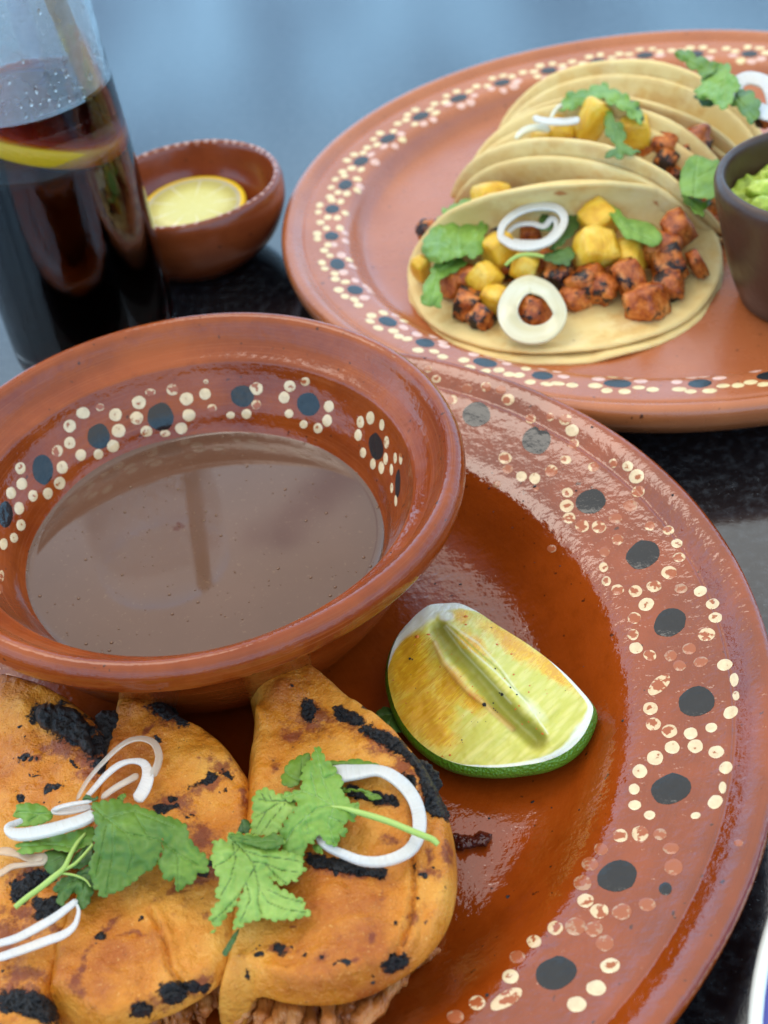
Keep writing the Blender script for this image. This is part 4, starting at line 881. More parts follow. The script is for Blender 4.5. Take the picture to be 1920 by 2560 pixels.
# --- front onion rings (crop B and A)
onion([(1190, 238, 70), (1290, 272, 82), (1390, 350, 94), (1462, 460, 96), (1490, 580, 98), (1478, 700, 92), (1420, 790, 84), (1320, 845, 74), (1200, 872, 66), (1080, 862, 62), (960, 815, 58), (850, 765, 48), (800, 700, 60), (780, 560, 80), (800, 400, 100), (850, 300, 120), (930, 262, 118), (1060, 250, 96)], FB,
      [.0375] * 4 + [.0365] * 5 + [.037] * 3 + [.0362] * 4 + [.037] * 2, 70, 'thick white onion ring crossed by a cilantro stem on the right front taco', H=.0013, tilt=.12)
onion([(575, 600, 34), (640, 480, 34), (740, 350, 36), (860, 230, 40), (960, 160, 42), (1060, 138, 46), (1150, 170, 66), (1190, 250, 74), (1185, 330, 70), (1140, 430, 76)], FA,
      [.0375, .0375, .038, .039, .0395, .0395, .039, .0385, .0382, .038], 40, 'topmost loop of thin translucent onion at the top left of the middle taco', mo2, closed=False, H=.0006, name='onion_strip', cat='onion strip', wk=.8, tilt=.3)
onion([(640, 590, 44), (720, 500, 50), (800, 410, 56), (890, 340, 54), (990, 310, 44), (1080, 330, 80), (1110, 420, 110), (1080, 520, 120), (1020, 610, 110)], FA,
      [.0370, .0372, .0378, .0382, .0385, .0382, .038, .0375, .037], 40, 'wide bright white onion strip bending down behind the big curled leaf', mo, closed=False, H=.0006, name='onion_strip', cat='onion strip', wk=.8)
onion([(760, 590, 50), (850, 520, 54), (950, 460, 56), (1040, 410, 60)], FA, [.0365, .037, .0372, .0365], 40, 'short peach tinted onion strip inside the onion loops on the middle taco', mo2, closed=False, H=.0006, name='onion_strip', cat='onion strip', wk=.8)
onion([(690, 612, 26), (560, 630, 34), (440, 660, 36), (400, 690, 40), (480, 690, 60), (600, 670, 60), (690, 650, 40)], FA, [.0385, .0385, .038, .0372, .0370, .037, .0372], 40, 'folded pale onion scrap beside the notched small leaf, left of the big curled leaf', mo, closed=False, H=.0006, name='onion_strip', cat='onion strip', wk=.8)
onion([(720, 700, 80), (620, 750, 96), (500, 790, 100), (380, 825, 104), (250, 850, 108), (130, 860, 100), (66, 835, 84), (70, 800, 40), (130, 770, 22), (170, 752, 14)], FA, [.0385, .0388, .039, .039, .0388, .0385, .038, .0382, .0388, .039], 90, 'broad ribbed onion band lying over the cilantro on the left taco', mo, closed=False, H=.0016, name='onion_strip', cat='onion strip', wk=.8, tilt=-.2)
onion([(-30, 985, 60), (60, 985, 78), (140, 1010, 60), (240, 1040, 90), (330, 1030, 70), (320, 1075, 30), (200, 1085, 40), (90, 1100, 50), (20, 1140, 56), (-40, 1170, 60)], FA, [.0355] * 10, 60, 'pinkish onion strands at the left photo edge below the ribbed band', mo2, closed=False, H=.0006, name='onion_strip', cat='onion strip', wk=.8)
onion([(-60, 1690, 60), (120, 1640, 70), (260, 1570, 74), (400, 1490, 70), (520, 1400, 60), (580, 1350, 50)], FA, [.0345, .0352, .0358, .036, .0362, .036], 60, 'upper arm of the white onion strip crossing the bottom of the left taco', mo, closed=False, H=.0008, name='onion_strip', cat='onion strip', wk=.8)
onion([(-60, 1800, 70), (180, 1720, 78), (350, 1660, 80), (480, 1610, 70), (560, 1540, 50), (590, 1440, 36), (575, 1380, 30)], FA, [.034, .0348, .0352, .0355, .0358, .036, .0362], 60, 'lower arm of the white onion strip at the bottom of the left taco', mo, closed=False, H=.0008, name='onion_strip', cat='onion strip', wk=.8)

# --- cilantro on the tacos
cil = thing('cilantro_sprig', 'cilantro sprig with a big curled leaf over the middle taco and thick pale stem', 'cilantro', (*at(*FA((560, 1000)), .034)[:2], .034))
leaf([(110, 640), (205, 620), (290, 628), (350, 660), (410, 705), (370, 760), (300, 785), (190, 800), (100, 802), (140, 765), (160, 742), (80, 715), (130, 680)], FA, [[(400, 710), (280, 700), (130, 690)], [(300, 705), (220, 760)]], .0365, mleafm, cil, amp=1.6, ctr=(400, 700), wave=.001, seed=1)
leaf([(100, 945), (180, 912), (300, 895), (440, 860), (560, 835), (690, 790), (720, 860), (690, 930), (620, 960), (560, 990), (480, 990), (400, 965), (300, 985), (200, 1012), (120, 990), (160, 960)], FA, [[(560, 960), (400, 930), (150, 945)], [(620, 900), (540, 1000)]], .0362, mleafm, cil, amp=2.0, ctr=(560, 960), seed=2)
leaf([(330, 990), (420, 965), (520, 1000), (500, 1070), (440, 1130), (380, 1165), (335, 1120), (322, 1050)], FA, [[(520, 1000), (380, 1080)]], .0350, mleafd, cil, amp=.6, seed=3)
leaf([(440, 1200), (540, 1160), (640, 1110), (700, 1080), (720, 1180), (700, 1290), (670, 1380), (600, 1435), (570, 1390), (580, 1320), (560, 1290), (500, 1340), (480, 1400), (440, 1390), (420, 1350), (440, 1300), (395, 1290), (410, 1240)], FA, [[(640, 1150), (520, 1230), (430, 1300)], [(650, 1160), (620, 1300), (600, 1400)], [(640, 1150), (540, 1320)]], .0352, mleafd, cil, amp=2.2, ctr=(640, 1150), seed=4, wave=.0016)
leaf([(700, 900), (560, 1010), (520, 1110), (600, 1120), (700, 1060)], FA, [[(700, 900), (560, 1100)]], .0357, mleafd, cil, amp=.8, seed=14)
def zbig(x, y):      # the big leaf bulges and rolls under along its lower edge
    u = (x * 3 - 1080) / 420; yy = (y - 1800) * 3
    return .0385 + .0030 * math.exp(-((yy - 860) / 190) ** 2 - u * u * .6) - .0012 * max(0, (yy - 1000) / 300)
leaf([(675, 632), (770, 605), (870, 590), (960, 625), (1060, 650), (1150, 690), (1250, 725), (1340, 745), (1395, 790), (1420, 860), (1430, 910), (1480, 960), (1540, 1010), (1568, 1080), (1560, 1150), (1510, 1140), (1480, 1160), (1450, 1220), (1400, 1240), (1345, 1290), (1310, 1260), (1310, 1170), (1270, 1215), (1225, 1200), (1215, 1120), (1175, 1105), (1195, 1040), (1220, 960), (1215, 880), (1225, 960), (1190, 1060), (1150, 1110), (1050, 1170), (960, 1250), (830, 1310), (790, 1325), (740, 1330), (735, 1280), (700, 1260), (700, 1200), (660, 1180), (680, 1120), (660, 1060), (710, 1010), (700, 900), (720, 800), (715, 740), (675, 710), (705, 670)], FA,
     [[(700, 650), (780, 720), (950, 850), (1190, 900), (1400, 1050)], [(850, 780), (850, 1000), (800, 1300)], [(780, 740), (1000, 680), (1300, 800)], [(1190, 900), (1330, 1000), (1340, 1270)], [(950, 850), (1000, 1000), (960, 1150)], [(800, 800), (760, 1000), (720, 1180)], [(1000, 690), (1100, 850)], [(1330, 1000), (1500, 1100)]], .0385, mleaf, cil, amp=3.2, ctr=(900, 850), zfn=zbig, seed=5, step=3.8)
leaf([(610, 600), (655, 548), (690, 590), (740, 565), (735, 600), (690, 615)], FA, [[(620, 600), (720, 590)]], .0383, mleafd, cil, amp=1, seed=6)
leaf([(870, 590), (930, 542), (950, 570), (920, 615)], FA, [[(880, 600), (940, 560)]], .0383, mleaf, cil, amp=1, seed=7)
stem([(112, 1405, 40), (190, 1340, 42), (300, 1260, 44), (400, 1180, 46), (480, 1110, 40), (530, 1010, 34), (580, 920, 28), (640, 850, 22)], FA, [.0365, .037, .0375, .0378, .0378, .0375, .037, .037], 40, cil)
stem([(470, 1130, 26), (560, 1080, 26), (640, 1000, 24), (700, 930, 22)], FA, [.0376, .0374, .0374, .038], 26, cil)
stem([(460, 1150, 18), (560, 1165, 18), (640, 1200, 16), (680, 1250, 12)], FA, [.0374, .0366, .036, .036], 26, cil)

cil2 = thing('cilantro_sprig', 'cilantro sprig with ruffled leaves and a long thin stem over the thick onion ring', 'cilantro', (*at(*FB((750, 500)), .036)[:2], .036))
leaf([(860, 170), (940, 175), (1050, 155), (1140, 175), (1230, 205), (1250, 235), (1150, 240), (1000, 260), (900, 280), (850, 220)], FB, [[(860, 200), (1200, 215)]], .0362, mleaf, cil2, amp=1.8, seed=21)
leaf([(930, 350), (1010, 365), (1100, 365), (1180, 395), (1240, 425), (1180, 450), (1130, 430), (1110, 395), (1020, 380), (960, 400)], FB, [[(930, 360), (1220, 420)]], .0358, mleaf, cil2, amp=1.6, seed=22)
leaf([(745, 120), (690, 125), (620, 155), (570, 200), (530, 290), (545, 340), (580, 360), (640, 345), (680, 300), (720, 220)], FB, [[(700, 330), (600, 280), (560, 250)], [(680, 320), (680, 160)]], .0368, mleaf, cil2, amp=2.6, seed=23, ctr=(690, 300))
leaf([(775, 60), (810, 100), (835, 150), (870, 180), (920, 240), (960, 300), (950, 360), (990, 440), (1030, 470), (1065, 450), (1060, 540), (1045, 590), (990, 580), (970, 620), (990, 660), (975, 700), (935, 690), (930, 740), (890, 770), (830, 735), (830, 700), (780, 690), (760, 740), (720, 740), (700, 800), (660, 850), (560, 800), (520, 700), (540, 620), (600, 540), (640, 480), (590, 545), (660, 460), (560, 440), (520, 400), (590, 390), (650, 370), (690, 340), (660, 280), (700, 200), (745, 150)], FB,
     [[(1040, 520), (900, 480), (780, 420), (680, 380), (560, 420)], [(900, 480), (820, 300), (775, 80)], [(880, 480), (780, 500), (620, 640), (560, 740)], [(900, 490), (860, 600), (900, 740)], [(820, 300), (920, 260)], [(860, 560), (960, 600)], [(700, 540), (720, 680)], [(780, 420), (740, 250)]], .0392, mleafm, cil2, amp=4.0, ctr=(900, 480), seed=24, wave=.0018, curl=.0015)
leaf([(345, 400), (390, 370), (440, 355), (475, 370), (490, 405), (560, 400), (640, 430), (640, 500), (590, 560), (540, 600), (540, 660), (470, 690), (400, 690), (330, 680), (320, 620), (340, 540), (330, 470)], FB,
     [[(620, 450), (500, 450), (380, 440)], [(520, 460), (430, 520), (350, 560)], [(560, 470), (450, 600), (400, 680)], [(470, 450), (440, 380)], [(430, 520), (360, 640)], [(430, 450), (400, 400)]], .0378, mleafp, cil2, amp=3.4, ctr=(620, 460), seed=25, curl=.0012)
leaf([(740, 760), (830, 745), (820, 820), (790, 810), (760, 790)], FB, [[(800, 750), (790, 810)]], .0362, mleafm, cil2, amp=1.8, seed=26)
leaf([(1040, 470), (1070, 450), (1075, 500), (1060, 545)], FB, [[(1050, 520), (1065, 460)]], .0392, mleafm, cil2, amp=1, seed=27)
stem([(880, 490, 22), (960, 498, 28), (1060, 525, 42), (1180, 560, 46), (1300, 600, 46), (1420, 650, 46), (1520, 690, 46), (1580, 715, 44), (1618, 750, 40)], FB, [.0400, .0402, .0402, .0402, .0402, .0405, .0402, .0396, .0388], 40, cil2)

cil3 = thing('cilantro_leaf', 'pale fan shaped cilantro leaf with dark veins between the middle and right tacos', 'cilantro', (*at(*FB((350, 950)), .036)[:2], .036))
leaf([(150, 680), (230, 668), (320, 680), (420, 700), (490, 665), (540, 690), (560, 740), (500, 790), (600, 800), (660, 830), (700, 855), (680, 890), (710, 930), (660, 960), (650, 1000), (590, 1000), (575, 1040), (520, 1020), (470, 990), (440, 975), (480, 1020), (540, 1060), (620, 1100), (700, 1140), (690, 1180), (745, 1225), (700, 1255), (600, 1270), (480, 1278), (410, 1260), (330, 1280), (250, 1320), (185, 1342), (215, 1280), (230, 1200), (250, 1120), (272, 1040), (235, 1130), (200, 1200), (150, 1250), (100, 1320), (40, 1380), (80, 1310), (35, 1280), (50, 1200), (110, 1140), (75, 1110), (90, 1050), (110, 990), (70, 930), (45, 860), (60, 800), (55, 735), (110, 715), (180, 720)], FB,
     [[(200, 720), (280, 800), (340, 880), (360, 960), (380, 1050), (440, 1150), (560, 1200), (700, 1220)], [(340, 870), (420, 880), (540, 930), (640, 940)], [(360, 900), (300, 990), (250, 1090), (150, 1200), (60, 1280)], [(380, 1050), (370, 1150), (400, 1240)], [(290, 1000), (320, 1130), (250, 1290)], [(270, 790), (400, 830), (560, 850), (680, 870)], [(200, 740), (220, 850), (180, 1000), (120, 1100)], [(240, 780), (160, 860), (80, 900)], [(440, 1060), (560, 1120), (680, 1150)], [(420, 880), (500, 970), (570, 1020)]], .0385, mleafp, cil3, amp=4.0, ctr=(330, 850), seed=31, wave=.0014, curl=.0022)
leaf([(155, 685), (240, 672), (330, 690), (430, 700), (480, 665), (545, 700), (550, 740), (480, 780), (390, 775), (300, 745), (220, 735)], FB, [[(180, 700), (350, 730), (500, 720)]], .0398, mleaf, cil3, amp=1.8, seed=32)
leaf([(260, 570), (320, 590), (330, 640), (300, 680), (220, 665), (250, 620)], FB, [[(270, 590), (280, 670)]], .0362, mleafd, cil3, amp=1.5, seed=33)
leaf([(245, 1330), (225, 1400), (190, 1470), (150, 1530), (118, 1510), (160, 1440), (200, 1370)], FB, [[(230, 1350), (140, 1510)]], .0350, mleafd, cil3, amp=.8, seed=34)
cil4 = thing('cilantro_leaf', 'small dark cilantro leaf on the plate tucked against the lime wedge', 'cilantro', (*at(*FL((180, 900)), .012)[:2], .009))
leaf([(90, 870), (140, 825), (215, 820), (225, 900), (262, 985), (210, 990), (150, 975), (120, 920)], FL, [[(210, 830), (170, 970)], [(190, 870), (120, 880)]], .0125, mleafd, cil4, amp=2, seed=41, zfn=lambda x, y: .0125)

# ------------------------------------------------------------------ corn tortilla tacos on the rear plate
def utortilla(cx, cy, z0, yaw, R, knots, shift, off, seed, squash=1.0, wig=.0010, vsq=1.0, vb=None):
    """disc bent across its fold line; knots (s, tangent angle deg) along the width; off lifts it along its normal"""
    S_, A_ = zip(*knots); N = 56; M = 30
    ss = np.linspace(-R * 1.1, R * 1.1, 400); an = np.radians(np.interp(ss, S_, A_)); ds = ss[1] - ss[0]
    Y = np.cumsum(np.cos(an)) * ds; Zc = np.cumsum(np.sin(an)) * ds; Y -= np.interp(0, ss, Y); Zc -= np.interp(0, ss, Zc)
    V = []; E = []; Q = []
    def pos(u, v, o):
        s = v * (vsq if v < 0 or vb is None else vb) + shift; y = np.interp(s, ss, Y); z = np.interp(s, ss, Zc); a = np.interp(s, ss, an)
        h = off + o + wig * fbm(u, v, seed, 45, 2)
        y += -math.sin(a) * h; z += math.cos(a) * h; x = u * squash
        # flaps lean a little towards the fold ends
        return (cx + x * math.cos(yaw) - y * math.sin(yaw), cy + x * math.sin(yaw) + y * math.cos(yaw), z0 + z)
    rr = [0.0] + [((i) / M) ** .8 for i in range(1, M + 1)] + [1.0, .985]
    pts = []
    for layer in (0, 1):
        for i in range(1, M + 1):
            r = R * (i / M) ** .85
            for j in range(N):
                a = 2 * PI * j / N; w = r * (1 + .018 * nz3(math.cos(a) * 1.8, math.sin(a) * 1.8, seed) * (i / M))
                t = .0019 if layer == 0 else 0
                if i == M: t = .0014 if layer == 0 else .0005
                V.append(pos(w * math.cos(a), w * math.sin(a), t)); E.append((i / M) ** 14)
    n1 = len(V) // 2; c0 = len(V); V.append(pos(0, 0, .0019)); E.append(0); V.append(pos(0, 0, 0)); E.append(0)
    F = []
    for l in (0, 1):
        b = l * n1
        for j in range(N):
            j2 = (j + 1) % N; f = (c0 + l, b + j, b + j2); F.append(f if l == 0 else f[::-1])
            for i in range(M - 1):
                f = (b + i * N + j, b + (i + 1) * N + j, b + (i + 1) * N + j2, b + i * N + j2); F.append(f if l == 0 else f[::-1])
    for j in range(N):
        j2 = (j + 1) % N; F.append(((M - 1) * N + j, n1 + (M - 1) * N + j, n1 + (M - 1) * N + j2, (M - 1) * N + j2))
    me = mesh('tortilla', V, F); bm = bmesh.new(); bm.from_mesh(me); bmesh.ops.recalc_face_normals(bm, faces=bm.faces); bm.to_mesh(me); bm.free()
    attr(me, 'edge', E); return me
TG = 'corn tortilla tacos on the rear plate'
k1 = [(-.062, -8), (-.045, -2), (-.02, 2), (-.004, 6), (.008, 38), (.020, 72), (.034, 112), (.046, 142), (.062, 165)]
ta = thing('corn_taco', 'front corn taco lying open with pork, pineapple and a flat onion ring', 'taco', (.141, .194, .0098), TG)
for sh, of_, sd_ in ((.0, .0024, 1), (-.0032, 0, 2)):
    me = utortilla(.1415, .1935, .0100, math.radians(-8.8), .0572, k1, sh, of_, sd_, vb=.73); attr(me, 'char', mval(proj(np.array([tuple(v.co) for v in me.vertices])), bl(FC, [(880, 1030, 60, 30)]) + bl(FD, [(945, 1105, 20, 40), (1000, 1130, 40, 20), (330, 1045, 60, 20)])))
    child('tortilla', me, mc.m, ta)
ku = lambda w, a1, a2: [(-.064, -a1 - 8), (-.035, -a1), (-w, -a1 + 12), (0, 0), (w, a2 - 12), (.035, a2), (.064, a2 + 8)]
tbk = thing('corn_taco', 'middle upright corn taco with onion sliver and leafy cilantro on its pineapple', 'taco', (.157, .226, .0098), TG)
for sh, of_, sd_ in ((.0, .0026, 3), (.0055, 0, 4)):
    me = utortilla(.158, .2275, .0100, math.radians(-34), .0572, ku(.013, 84, 74), sh, of_, sd_, vsq=.80, vb=.74); attr(me, 'char', mval(proj(np.array([tuple(v.co) for v in me.vertices])), bl(FD, [(430, 930, 40, 50)]))); child('tortilla', me, mc.m, tbk)
tcc = thing('corn_taco', 'rearmost corn taco behind the dark cup, partly covered by its cilantro', 'taco', (.185, .275, .0098), TG)
for sh, of_, sd_ in ((.0, .0026, 5), (.0055, 0, 6)):
    me = utortilla(.1805, .2650, .0100, math.radians(-30), .0572, ku(.011, 82, 80), sh, of_, sd_, vsq=.74, vb=.70); attr(me, 'char', np.zeros(len(me.vertices))); child('tortilla', me, mc.m, tcc)

def chunkmesh(kind, seed):
    bm = bmesh.new(); bmesh.ops.create_cube(bm, size=1); bmesh.ops.subdivide_edges(bm, edges=list(bm.edges), cuts=4, use_grid_fill=True)
    for v in bm.verts:
        p = v.co.copy(); k = .50 if kind == 'pork' else .42
        s = p.normalized() * .56; p = p.lerp(s, k)
        p *= 1 + (.26 if kind == 'pork' else .12) * noise.noise(p * 2.1 + Vector((seed * 3.7, 0, 0))) + (.10 if kind == 'pork' else .07) * noise.noise(p * 6 + Vector((0, seed, 0)))
        v.co = p
    me = bpy.data.meshes.new(kind); bm.to_mesh(me); bm.free(); me.polygons.foreach_set('use_smooth', [True] * len(me.polygons))
    me.materials.append((mp_ if kind == 'pork' else mpi).m); return me
CM = {k: [chunkmesh(k, i) for i in range(6)] for k in ('pork', 'pine')}
cnt = [0]
def chunk(kind, fr, x, y, d, z, label, asp=(1, 1, 1), group=None, rz=None):
    X, Y = fr((x, y)); s = fr((1, 0))[0] - fr((0, 0))[0]; P = at(X, Y, z); dd = np.linalg.norm(P - CP); size = d * s * dd / FPX * (1.06 if kind == 'pine' else 1.08)
    me = CM[kind][cnt[0] % 6]; cnt[0] += 1
    o = bpy.data.objects.new('pork_chunk' if kind == 'pork' else 'pineapple_chunk', me); COL.objects.link(o); o.location = P
    random.seed(cnt[0] * 13); o.rotation_euler = (random.uniform(-.5, .5), random.uniform(-.5, .5), random.uniform(0, 3) if rz is None else rz)
    o.scale = tuple(size * a for a in asp); tag(o, label, 'pork' if kind == 'pork' else 'pineapple', group or ('roasted pork pieces in the tacos' if kind == 'pork' else 'pineapple pieces on the tacos')); return o
pk = lambda *a, **k: chunk('pork', FC, *a, **k); pn = lambda *a, **k: chunk('pine', FC, *a, **k)
pn(545, 175, 200, .028, 'tallest yellow pineapple chunk above the big pale leaf, one dark speck on it', (1, .9, 1.2), rz=.4)
pn(85, 600, 125, .020, 'pineapple piece at the far left end of the front corn taco', (.8, .8, 1.3))
pn(580, 480, 180, .024, 'grilled pineapple chunk left of the double onion ring')
pn(500, 665, 165, .021, 'ragged pineapple chunk just left above the flat onion ring')
pn(560, 800, 150, .0175, 'pineapple chunk touching the left side of the flat onion ring')
pn(755, 590, 155, .022, 'pineapple chunk directly above the flat onion ring')
pn(1235, 285, 195, .027, 'upper pineapple chunk right of the double onion ring')
pn(1210, 485, 225, .025, 'largest square pineapple chunk with a black speck, mid front taco', rz=.15)
pn(1430, 530, 185, .021, 'greenish yellow pineapple chunk below the rounded cilantro leaf')
pk(690, 195, 140, .026, 'brown pork piece beside the tallest pineapple chunk', (.8, 1, 1.3))
pk(125, 350, 110, .021, 'blackened pork piece sticking out behind the big pale leaf')
pk(290, 700, 150, .017, 'dark pork chunk below the big pale leaf'); pk(385, 660, 140, .0195, 'purplish black pork chunk right of the big pale leaf tip')
pk(390, 835, 165, .0165, 'orange brown pork chunk at the lower left of the filling'); pk(470, 920, 130, .0155, 'burnt tipped pork chunk lowest at the left of the flat ring')
pk(825, 870, 215, .0165, 'orange pork chunk seen through the hole of the flat onion ring')
pk(985, 650, 180, .019, 'reddish pork chunk between the dark leaf and the flat ring')
pk(1160, 700, 190, .0185, 'glossy pork chunk left of the pale streaked one'); pk(1260, 730, 160, .0175, 'pale streaked pork chunk in the middle of the front edge', )
pk(1430, 660, 180, .020, 'upright dark topped pork chunk in the front taco', (.85, .9, 1.2)); pk(1540, 820, 200, .0165, 'large dark spotted pork chunk lowest at the right')
pk(1085, 150, 120, .030, 'charred pork bit against the back flap'); pk(1195, 145, 125, .031, 'black pork bit at the top of the back flap', (1.2, .6, .7))
pk(790, 380, 130, .021, 'pork piece visible inside the double onion ring'); pk(1085, 790, 150, .0155, 'brown pork chunk right of the flat onion ring')
pk(560, 350, 120, .022, 'pork piece under the tallest pineapple chunk'); pk(895, 560, 130, .018, 'dark pork piece under the sprig stem')
pk(1330, 600, 140, .018, 'pork piece under the largest square pineapple'); pk(640, 600, 130, .017, 'pork piece between three pineapple chunks')
pkd = lambda *a, **k: chunk('pork', FD, *a, **k); pnd = lambda *a, **k: chunk('pine', FD, *a, **k)
pkd(1075, 1280, 170, .025, 'dull brown pork cube nearest the right end of the front taco', rz=.3); pkd(965, 1415, 180, .022, 'orange red pork cube below the rounded cilantro leaf')
pkd(1015, 1520, 190, .019, 'bright orange grilled pork cube at the right of the filling'); pkd(1195, 1500, 130, .018, 'black edged pork piece alone at the right rim', (.6, 1, 1.2))
pkd(1010, 1640, 180, .016, 'orange pork cube at the front right of the filling'); pkd(880, 1330, 130, .021, 'pork piece hidden under the rounded leaf')
pnd(515, 570, 170, .044, 'tall oval pineapple piece under the cilantro of the middle taco', (.75, .9, 1.4)); pnd(330, 620, 180, .040, 'flat pineapple piece under the onion sliver', (1.3, .8, .5))
pnd(205, 685, 130, .038, 'pineapple piece at the left end of the middle taco', (1.2, .8, .6)); pnd(800, 645, 170, .041, 'pineapple chunk at the right of the hanging cilantro'); pnd(695, 560, 130, .042, 'pale pineapple chunk in the middle of the middle taco')
pkd(930, 660, 130, .038, 'pork cube next to the pineapple in the middle taco'); pkd(1000, 730, 150, .036, 'plump orange pork cube in the middle taco'); pkd(1160, 725, 200, .032, 'wide reddish pork piece under the rear flap', (1.2, .8, .7))
pkd(1000, 830, 120, .033, 'small orange pork cube above the hanging leaf'); pkd(1140, 810, 150, .031, 'blackened pork piece by the lower cilantro leaf'); pkd(1050, 930, 140, .027, 'pork piece left of the lower cilantro leaf')
pkd(1330, 1130, 150, .020, 'dark pork piece beside the cup'); pkd(1340, 1230, 140, .016, 'lowest dark pork piece beside the cup'); pkd(1640, 545, 110, .045, 'pork piece at the right photo edge in the rearmost taco')
pkd(880, 760, 120, .034, 'pork piece behind the hanging cilantro'); pkd(1240, 900, 150, .026, 'pork piece behind the lower cilantro leaf')
# --- onions on the rear plate
onion([(815, 705, 110), (905, 750, 104), (965, 830, 100), (985, 900, 96), (955, 965, 100), (890, 1015, 110), (800, 1030, 120), (710, 1000, 130), (655, 930, 140), (650, 840, 130), (700, 750, 120), (760, 708, 112)], FC, [.0235, .0235, .022, .0205, .0190, .0175, .0170, .0180, .0200, .0220, .0235, .0238], 110, 'flat cream onion ring leaning on the pork at the front of the front taco', mo3, H=.0013, tilt=.25)
onion([(600, 390, 46), (620, 310, 44), (710, 235, 44), (830, 200, 44), (950, 205, 48), (1010, 260, 52), (995, 340, 48), (920, 420, 46), (800, 455, 50), (690, 450, 52), (630, 420, 50)], FC, [.030, .031, .032, .033, .033, .032, .031, .030, .029, .029, .0295], 46, 'larger of the two nested thin onion rings on the front taco', mo, H=.0013)
onion([(640, 385, 24), (700, 320, 26), (800, 310, 26), (880, 330, 34), (930, 280, 34), (960, 300, 34), (950, 360, 30), (880, 420, 26), (780, 430, 24), (690, 420, 24)], FC, [.0280, .0285, .0285, .0285, .030, .030, .029, .028, .0275, .0275], 26, 'smaller nested onion ring inside the larger one on the front taco', mo, H=.0010)
onion([(135, 555, 40), (200, 575, 46), (290, 582, 48), (380, 578, 46), (440, 568, 40)], FD, .048, 44, 'white onion sliver across the left of the middle taco', mo, closed=False, H=.0014, name='onion_strip', cat='onion strip', wk=.8)
onion([(20, 690, 36), (80, 640, 44), (160, 620, 46), (250, 635, 40)], FD, .0445, 40, 'translucent onion curl at the left end of the middle taco', mo3, closed=False, H=.0013, name='onion_strip', cat='onion strip', wk=.8)
onion([(250, 560, 30), (290, 500, 30), (350, 470, 26), (420, 480, 20)], FD, .047, 30, 'thin yellowish onion curl behind the white sliver', mo3, closed=False, H=.0010, name='onion_strip', cat='onion strip', wk=.8)
onion([(1450, 350, 90), (1530, 300, 80), (1640, 330, 90), (1700, 430, 110), (1680, 520, 100), (1590, 500, 90), (1490, 430, 90)], FD, .052, 90, 'large white onion slice at the upper right on the rearmost taco', mo, H=.0013, tilt=-.3)
# --- cilantro on the rear plate
def lz(z): return lambda x, y: z
e1 = thing('cilantro_leaf', 'big pale cilantro leaf draped over the left end of the front corn taco', 'cilantro', (*at(*FC((300, 450)), .026)[:2], .024))
leaf([(205, 300), (190, 270), (230, 255), (220, 205), (270, 200), (340, 165), (400, 130), (430, 140), (440, 190), (490, 230), (520, 290), (510, 360), (490, 420), (480, 500), (420, 545), (370, 510), (300, 540), (220, 560), (150, 565), (100, 510), (90, 460), (100, 400), (150, 350)], FC, [[(330, 500), (320, 380), (380, 180)], [(330, 500), (430, 400), (500, 300)], [(330, 500), (200, 430), (110, 440)], [(330, 500), (240, 400), (220, 230)]], .028, mleafm, e1, amp=3.4, ctr=(330, 480), seed=51, wave=.003, curl=.003, tooth=6)
leaf([(150, 580), (230, 555), (330, 520), (385, 560), (350, 600), (290, 630), (230, 650), (200, 700), (220, 780), (215, 860), (180, 850), (130, 835), (90, 840), (75, 790), (110, 740), (90, 700), (140, 650)], FC, [[(330, 540), (200, 620), (150, 820)]], .0235, mleafm, e1, amp=3.0, seed=52, wave=.002, tooth=6)
e2 = thing('cilantro_sprig', 'dark cilantro sprig with a thin curved stem around the double onion ring', 'cilantro', (*at(*FC((950, 450)), .026)[:2], .024))
leaf([(1040, 200), (1080, 215), (1130, 230), (1120, 280), (1100, 340), (1050, 400), (1010, 440), (960, 470), (900, 480), (960, 430), (1010, 340), (1030, 270)], FC, [[(1080, 240), (960, 460)]], .0275, mleafd, e2, amp=3, seed=53, wave=.002, tooth=6)
leaf([(850, 260), (880, 240), (940, 270), (960, 310), (930, 350), (880, 360), (840, 340)], FC, [[(870, 260), (920, 340)]], .029, mleafd, e2, amp=2, seed=54, tooth=6)
leaf([(860, 520), (940, 490), (1030, 455), (1080, 480), (1080, 530), (1040, 585), (990, 570), (940, 570), (890, 550)], FC, [[(870, 530), (1060, 500)]], .0265, mleafd, e2, amp=2.6, seed=55, tooth=6)
stem([(630, 580, 22), (690, 530, 26), (760, 510, 28), (840, 515, 26), (880, 525, 22)], FC, [.026, .0275, .028, .0275, .027], 24, e2)
e3 = thing('cilantro_leaf', 'smooth rounded cilantro leaf at the right of the front taco, bright green at its base', 'cilantro', (*at(*FC((1450, 320)), .028)[:2], .027))
leaf([(1265, 150), (1310, 185), (1370, 215), (1400, 270), (1480, 285), (1560, 300), (1620, 340), (1655, 400), (1640, 440), (1580, 465), (1530, 440), (1460, 410), (1410, 410), (1370, 350), (1330, 290), (1290, 220)], FC, [[(1270, 160), (1400, 320), (1600, 420)], [(1400, 320), (1500, 310)]], .030, mleafm, e3, amp=.8, seed=56, wave=.002, tooth=8)
e4 = thing('cilantro_sprig', 'leafy cilantro crown on top of the middle corn taco with a strand hanging forward', 'cilantro', (*at(*FD((650, 480)), .05)[:2], .045))
